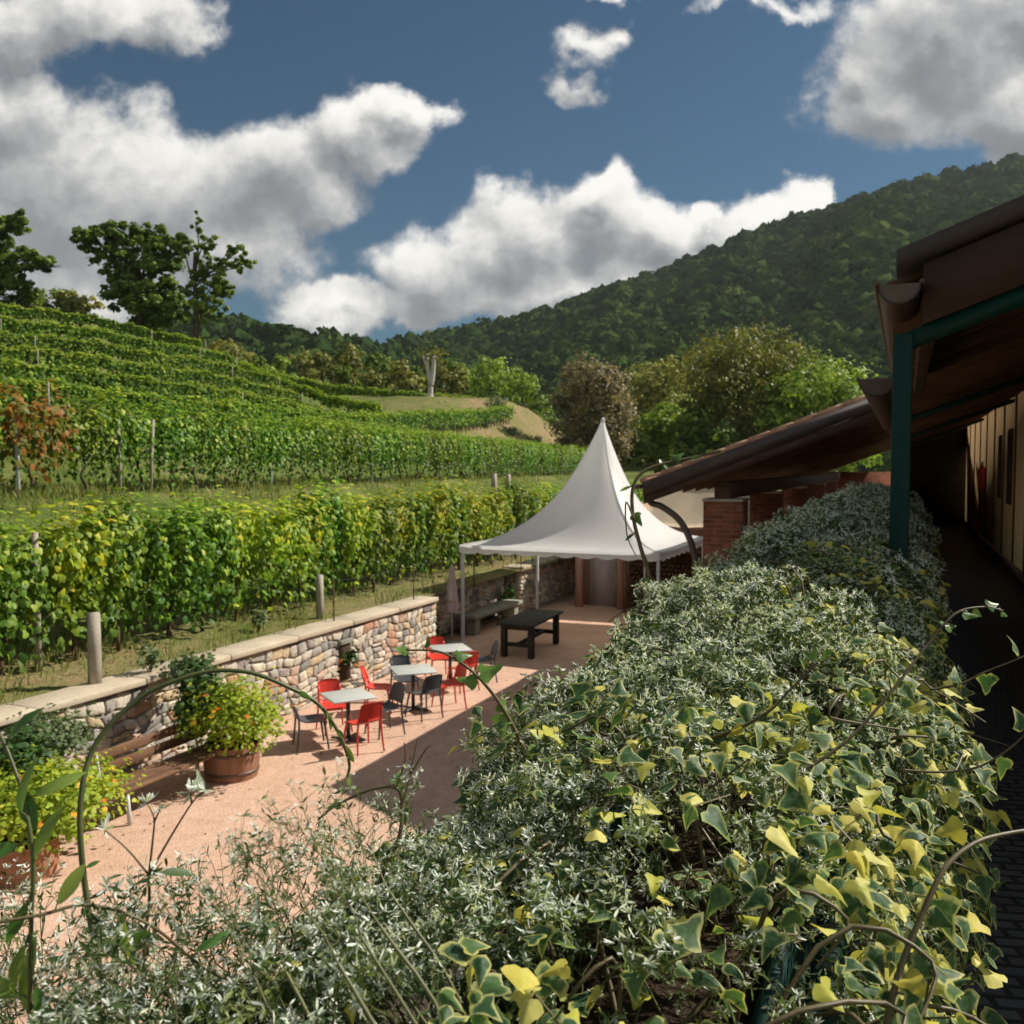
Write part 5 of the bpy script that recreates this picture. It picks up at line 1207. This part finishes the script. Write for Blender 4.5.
def ivy_plant(i, t0, t1, dens, scale=1.0, yel=0.0):
    y = (t0 + t1) / 2; base = A([-.16, y, 3.93])
    ro = empty('ivy', tuple(base), 0, 'variegated ivy with cream edged and yellow leaves trailing over the planters by the balcony floor', 'plant', 'variegated ivy along the planters')
    n = int((t1 - t0) * 1.15 * dens); t = rng.uniform(t0 - .05, t1 + .05, n); phi = rng.uniform(R(-70), R(135), n); dep = rng.random(n) ** 1.4 * .09 - .02
    P, N = mound(phi, t, dep, .02); keep = rng.random(n) < (.08 + .86 * ivyness(P[:, 0], t)); P, N, dep = P[keep], N[keep], dep[keep]; n = len(P)
    N = norm(N * .8 + A([0, -.25, .35]) + rng.normal(size=N.shape) * .45); down = np.stack([N[:, 0] * .6, -.2 + 0 * N[:, 0], -np.ones(n)], -1) + rng.normal(size=N.shape) * .8
    M = frames(N, U=down); S = scale * rng.uniform(.017, .038, n) * np.interp(P[:, 1], [.3, 1.1], [.66, 1.0]); S[dep > .06] *= 1.15
    patch = .5 + .5 * np.sin(P[:, 1] * 11 + P[:, 0] * 9) * np.cos(P[:, 1] * 4 - 1)
    rn = rng.random(n) * .69; ye = rng.random(n) < (.08 + .30 * patch ** 2 + yel); rn[ye] = .71 + rng.random(ye.sum()) * .29
    mb = MB(); k = rng.integers(0, len(IVY), n)
    for q in range(len(IVY)):
        w = k == q
        if w.any(): scatter(mb, IVY[q], P[w] - base, M[w], S[w], rnd=rn[w])
    mb.build('foliage', MT['ivy'], ro, True)
    sb = MB()
    for _ in range(int(34 * (t1 - t0)) + 3):
        j = rng.integers(0, n); q = P[j] - base; dr = A([rng.normal() * .05, rng.normal() * .10, 0])
        sb.tube(crom([A([rng.uniform(-.05, .05), q[1] + rng.normal() * .1, .0]), q * A([.6, 1, .9]) + dr * .5 + A([0, 0, .03]), q + A([0, 0, .004]), q + dr + A([0, 0, -.03])], 4), np.linspace(.0028, .0013, 13), 5, False)
    for j in rng.integers(0, n, min(n, 160)):   # leaf stalks
        sb.tube([P[j] - base, P[j] - base - N[j] * .03 + rng.normal(size=3) * .012], [.0009, .0012], 3, False)
    sb.build('stem', MT['shootstem'], ro)
ed = [.1, .5, .8, 1.1, 1.5, 2.0, 2.6, 3.4, 4.5, 6.0, 8.0, 10.2]
for i in range(len(ed) - 1):
    tm = (ed[i] + ed[i + 1]) / 2
    ivy_plant(i, ed[i], ed[i + 1], float(np.interp(tm, [.2, 1, 2, 4, 9], [2300, 2300, 1850, 1050, 400])), float(np.interp(tm, [0, 2, 5, 10], [1.0, 1.05, 1.3, 1.7])), .10 if .5 < tm < 1.3 else .03)

# ---- airy sprays along the open edge of the planters, seen against the gravel
def spray_group():
    tall = [tuple(as_tpl(m) for m in sprig(100 + s, h=.125, gens=4, spread=.62, leafy=.6)) for s in range(7)]
    spots = []
    for i in range(64):
        px = rng.uniform(-60, 420); Z = rng.uniform(.55, 1.0); spots.append((px, Z))
    for i, (px, Z) in enumerate(spots):
        tgt = np.interp(px, [-40, 120, 250, 330, 430], [990, 1000, 965, 930, 860]) + rng.uniform(-10, 90)
        B = at(px, tgt, Z); base = B - A([0, 0, .02])
        ro = empty('spurge_plant', tuple(base), 0, 'thin branching spurge spray with tiny buds standing out over the gravel', 'plant', 'bare spurge sprays over the gravel')
        M = frames(norm(A([[-.25 + rng.normal() * .3, -.05 + rng.normal() * .3, 1.0]]))); k = rng.integers(0, 7); S = [rng.uniform(.75, 1.25) * Z]
        for j, (nm, mt) in enumerate((('stem', 'spurgestem'), ('foliage', 'spurgeleaf'), ('white_bract', 'bract'))):
            mb = MB(); scatter(mb, tall[k][j], np.zeros((1, 3)), M, S, rnd=rng.random(1))
            if j == 0: mb.tube(crom([(.12 + rng.normal() * .03, rng.normal() * .05, -.16), (.05, 0, -.06), (0, 0, 0)], 4), np.linspace(.0022, .0013, 9), 4, False)
            o = mb.build(nm, MT[mt], ro)
            if j == 2: tag(o, kind='stuff')
spray_group()
def clumps():
    """low silvery clumps at the open end of the planters"""
    for px in np.linspace(-40, 350, 10):
        Z = rng.uniform(.58, .80); B = at(px, float(np.interp(px, [0, 200, 350], [1022, 1018, 985])) + rng.uniform(-14, 22), Z); n = 9
        ro = empty('spurge_plant', tuple(B), 0, 'low silvery spurge clump at the open near end of the planters', 'plant', 'low spurge clumps by the gravel side')
        L = rng.normal(size=(n, 3)) * A([.055, .055, .022]) - A([0, 0, .035]); M = frames(norm(A([0, 0, 1.0]) + rng.normal(size=(n, 3)) * .45)); k = rng.integers(0, len(SPR), n); S = rng.uniform(.45, .8, n)
        for j, (nm, mt) in enumerate((('stem', 'spurgestem'), ('foliage', 'spurgeleaf'), ('white_bract', 'bract'))):
            mb = MB()
            for q in range(len(SPR)):
                w = k == q
                if w.any(): scatter(mb, SPR[q][j], L[w], M[w], S[w], rnd=rng.random(w.sum()))
            if j == 0:
                for i in range(8): mb.tube(crom([A([.10, 0, -.16]) + rng.normal(size=3) * .03, L[i] * .5 + A([.02, 0, -.05]), L[i]], 3), np.linspace(.002, .001, 7), 3, False)
            o = mb.build(nm, MT[mt], ro)
            if j == 2: tag(o, kind='stuff')
clumps()

# ---- single shoots that stand out of the mass
def shoot(label, pts, r0, r1, leaves=(), stem='shootstem', leafmat='shootleaf', tpl=None, cat='plant shoot', name='vine_shoot', extra=(), blooms=()):
    """pts: (px, py, Z); leaves: (position 0..1 along the shoot, length, direction px angle in degrees, tilt)"""
    W = A([at(*p) for p in pts]); base = W[0]; C = crom(W - base, 8); n = len(C)
    ro = empty(name, tuple(base), 0, label, cat)
    sb = MB(); sb.tube(C, np.linspace(r0, r1, n), 7)
    lb = MB(); cum = np.concatenate([[0], np.cumsum(np.linalg.norm(np.diff(C, axis=0), axis=1))]); cum /= cum[-1]
    for (q, L, ang, tilt) in leaves:
        L *= .72
        p = A([np.interp(q, cum, C[:, i]) for i in range(3)]); a = R(ang)
        d = RT * math.cos(a) + UP * math.sin(a) + FH * rng.normal() * .25
        nrm = norm(-FH * math.cos(R(tilt)) + UP * math.sin(R(tilt)) + RT * rng.normal() * .5)
        st = p + norm(d) * L * .25; sb.tube([p, (p + st) / 2 + UP * .002, st], [r1 * .8, r1 * .6, r1 * .5], 4, False)
        M = frames(nrm[None], U=norm(d)[None]); T = (tpl or IVY)[int(rng.integers(0, len(tpl or IVY)))]
        scatter(lb, T, st[None], M, [L], rnd=A([rng.random() * (.65 if leafmat == 'ivy' else 1)]))
    for e in extra:
        Q = A([at(*p) for p in e]) - base; sb.tube(crom(Q, 5), np.linspace(r1 * .9, r1 * .4, (len(Q) - 1) * 5 + 1), 5)
    if blooms:
        fb = MB()
        for b in blooms:
            c = at(*b) - base
            for _ in range(9):
                a = norm(UP * .5 + rng.normal(size=3)); scatter(fb, BR, c[None], frames(norm(UP + rng.normal(size=3) * .5)[None], U=a[None]), [rng.uniform(.006, .012)], rnd=rng.random(1))
        tag(fb.build('white_bract', MT['bract'], ro), kind='stuff')
    sb.build('stem', MT[stem], ro, True)
    if leaves: lb.build('foliage', MT[leafmat], ro, True)
    return ro
LW = [lance(.15, .25, 6), lance(.18, .1, 6), lance(.13, .4, 6)]
shoot('long bare shoot arching high over the bench and barrel with drooping tip', [(116, 1035, .72), (90, 919, .74), (80, 817, .75), (94, 747, .77), (137, 700, .79), (175, 681, .80), (212, 671, .81), (252, 673, .82), (290, 688, .83), (318, 704, .84), (338, 732, .845), (349, 762, .85), (347, 778, .85)], .0027, .0014,
      [(.16, .036, -40, 30), (.80, .026, -30, 40), (.86, .030, -38, 20), (.93, .028, -70, 10), (.985, .020, -95, 0), (.90, .018, -60, 50), (.25, .016, 30, 40)], 'greenstem', 'shootleaf', LW)
shoot('vine shoot climbing to the tip of the tiled eave with hanging narrow leaves', [(664, 640, 2.6), (652, 585, 2.6), (640, 545, 2.62), (633, 515, 2.64), (633, 488, 2.66), (643, 472, 2.68), (662, 464, 2.7), (690, 458, 2.72), (720, 451, 2.74)], .007, .0035,
      [(.25, .06, -100, 10), (.35, .07, -70, 20), (.42, .05, -140, 10), (.50, .06, -60, 30), (.60, .05, 200, 20), (.68, .05, 30, 40), (.74, .06, 10, 50), (.80, .055, 60, 40), (.86, .05, -10, 40), (.93, .05, 40, 40), (.99, .05, 10, 40), (.04, .08, 40, 30), (.06, .09, 170, 30), (.10, .08, -20, 30), (.13, .06, 110, 30)], 'shootstem', 'shootleaf', LW + IVY[:2],
      extra=[[(634, 520, 2.62), (626, 502, 2.62), (627, 535, 2.62), (636, 556, 2.6)]])
shoot('long brown shoot curving across the yellow ivy up to a pale leafy tip', [(600, 800, .98), (660, 788, .98), (720, 785, .98), (790, 775, 1.0), (845, 742, 1.02), (890, 693, 1.05), (925, 648, 1.08), (955, 614, 1.10), (985, 607, 1.11), (1003, 611, 1.11)], .0025, .0013,
      [(.84, .030, 30, 50), (.90, .026, -20, 50), (.96, .026, 20, 40), (.99, .022, -20, 30), (.93, .02, -50, 30)], 'shootstem', 'shootleaf', IVY)
shoot('thick tan shoot bending out over the dark balcony floor', [(884, 1034, .66), (900, 970, .68), (922, 915, .70), (945, 868, .72), (975, 843, .74), (1010, 833, .76), (1050, 828, .78)], .0027, .0017,
      [(.35, .035, -30, 20), (.42, .05, -55, 20), (.2, .04, -20, 30), (.1, .045, 20, 30)], 'shootstem', 'ivy', IVY)
shoot('dark shoot topped by a tuft of yellow leaves rising from the ivy', [(690, 745, 1.10), (735, 730, 1.08), (768, 712, 1.06), (790, 690, 1.05), (816, 664, 1.04)], .0024, .0013, [(.97, .03, 80, 30), (1.0, .028, 40, 30), (.99, .026, 120, 30), (.93, .022, 160, 30)], 'shootstem', 'shootleaf', LW)
shoot('brown shoot with pale green leaves leaning out over the café tables', [(548, 800, 1.2), (522, 745, 1.2), (505, 712, 1.2), (488, 688, 1.2), (468, 668, 1.2), (440, 652, 1.2), (405, 650, 1.2)], .0034, .0012,
      [(.45, .042, -95, 20), (.62, .040, 170, 50), (.66, .046, 10, 50), (.78, .034, 30, 50), (.92, .026, 60, 60), (.98, .026, 170, 60), (.25, .032, -10, 30), (.5, .028, -50, 20)], 'shootstem', 'shootleaf', IVY[:3])
shoot('leafy shoot with narrow green leaves at the very edge of the view', [(30, 1040, .60), (31, 930, .60), (33, 860, .60), (24, 800, .61), (8, 752, .62), (-8, 720, .63)], .0017, .0011,
      [(.05, .06, 100, 10), (.20, .055, -70, 20), (.33, .05, -110, 20), (.45, .045, -120, 10), (.52, .05, 80, 20), (.60, .05, -170, 20), (.66, .05, 110, 10), (.8, .045, -60, 20), (.9, .04, 60, 20), (.12, .05, 150, 40), (.72, .045, 30, 20)], 'greenstem', 'shootleaf', LW)
shoot('upright spurge stem forking into three above the gravel', [(143, 1010, .66), (145, 940, .66), (149, 905, .66), (149, 875, .66)], .0014, .0011, [(.99, .04, 5, 70)], 'shootstem', 'spurgeleaf', LW, blooms=[(205, 790, .66), (200, 786, .66), (190, 792, .66), (147, 802, .66), (160, 809, .66), (105, 829, .66)],
      extra=[[(149, 875, .66), (170, 838, .66), (192, 803, .66), (205, 790, .66)], [(149, 875, .66), (153, 838, .66), (154, 818, .66), (147, 803, .66)], [(149, 875, .66), (128, 850, .66), (105, 830, .66)], [(192, 803, .66), (190, 793, .66)], [(154, 822, .66), (160, 810, .66)]])
shoot('dark crooked twig with ivy leaves standing at the edge of the gravel', [(372, 905, .85), (385, 868, .85), (399, 838, .85), (402, 806, .86), (396, 788, .86), (370, 790, .86), (335, 806, .86), (318, 820, .86)], .0026, .0011, [(.12, .03, -70, 20), (.30, .028, -160, 20), (.60, .02, 60, 20), (.85, .02, 200, 30), (.18, .03, 60, 20), (.5, .024, -80, 20)], 'shootstem', 'ivy', IVY,
      extra=[[(402, 806, .86), (410, 775, .86), (415, 750, .86), (418, 738, .86)], [(410, 775, .86), (424, 752, .86), (430, 745, .86)], [(396, 788, .86), (405, 760, .86), (404, 742, .86)]])
shoot('slim ivy tendril reaching over the balcony floor at mid height', [(930, 690, 1.25), (960, 684, 1.25), (985, 672, 1.25), (1010, 662, 1.25), (1040, 650, 1.25)], .0018, .001, [(.5, .04, -60, 20), (.8, .04, 70, 20), (.95, .035, -60, 20), (.2, .04, 60, 30)], 'shootstem', 'ivy', IVY)
shoot('ivy tendril with yellow tipped leaves hanging over the dark floor', [(900, 770, 1.1), (940, 772, 1.1), (975, 768, 1.1), (1005, 752, 1.1), (1030, 730, 1.1)], .0018, .001, [(.3, .04, -50, 20), (.55, .035, 80, 20), (.75, .04, -80, 20), (.95, .04, 100, 20), (.1, .04, 60, 30)], 'shootstem', 'ivy', IVY)
shoot('low horizontal dark runner crossing the bottom sprays', [(-20, 925, .58), (40, 915, .6), (90, 905, .62), (150, 925, .64), (230, 980, .68), (330, 968, .72), (420, 952, .76), (500, 945, .8)], .0013, .0009, [(.1, .04, 60, 20), (.2, .045, -60, 20), (.35, .04, 20, 20), (.5, .05, -20, 40), (.62, .05, 10, 40), (.8, .045, 160, 40), (.9, .04, 20, 40), (.28, .045, 200, 30)], 'shootstem', 'shootleaf', LW)
def litter():
    mb = MB(); n = 420; P = np.stack([-10.05 + np.abs(rng.normal(size=n)) * .9, rng.uniform(4, 19, n), np.full(n, .022)], -1)
    far = rng.random(n) < .35; P[far, 0] = rng.uniform(-9, -3.5, far.sum())
    scatter(mb, VLs, P, frames(A([0, 0, 1.0]) + rng.normal(size=(n, 3)) * .25), rng.uniform(.025, .06, n)); tag(mb.build('fallen_leaves', MT['t_brown']), 'small dry fallen leaves scattered over the gravel by the wall', 'fallen leaves', kind='stuff')
litter()
# ================================================================= render settings
cy = SC.cycles
cy.use_denoising = True
try: cy.denoiser = 'OPENIMAGEDENOISE'
except Exception: pass
cy.max_bounces = 7; cy.diffuse_bounces = 4; cy.glossy_bounces = 2; cy.transmission_bounces = 4; cy.transparent_max_bounces = 6; cy.volume_bounces = 1
cy.caustics_reflective = cy.caustics_refractive = False
cy.use_adaptive_sampling = True; cy.adaptive_threshold = .015
SC.view_settings.view_transform = 'Standard'; SC.view_settings.look = 'None'; SC.view_settings.gamma = 1; SC.view_settings.exposure = 1.0
SC.view_settings.use_curve_mapping = False
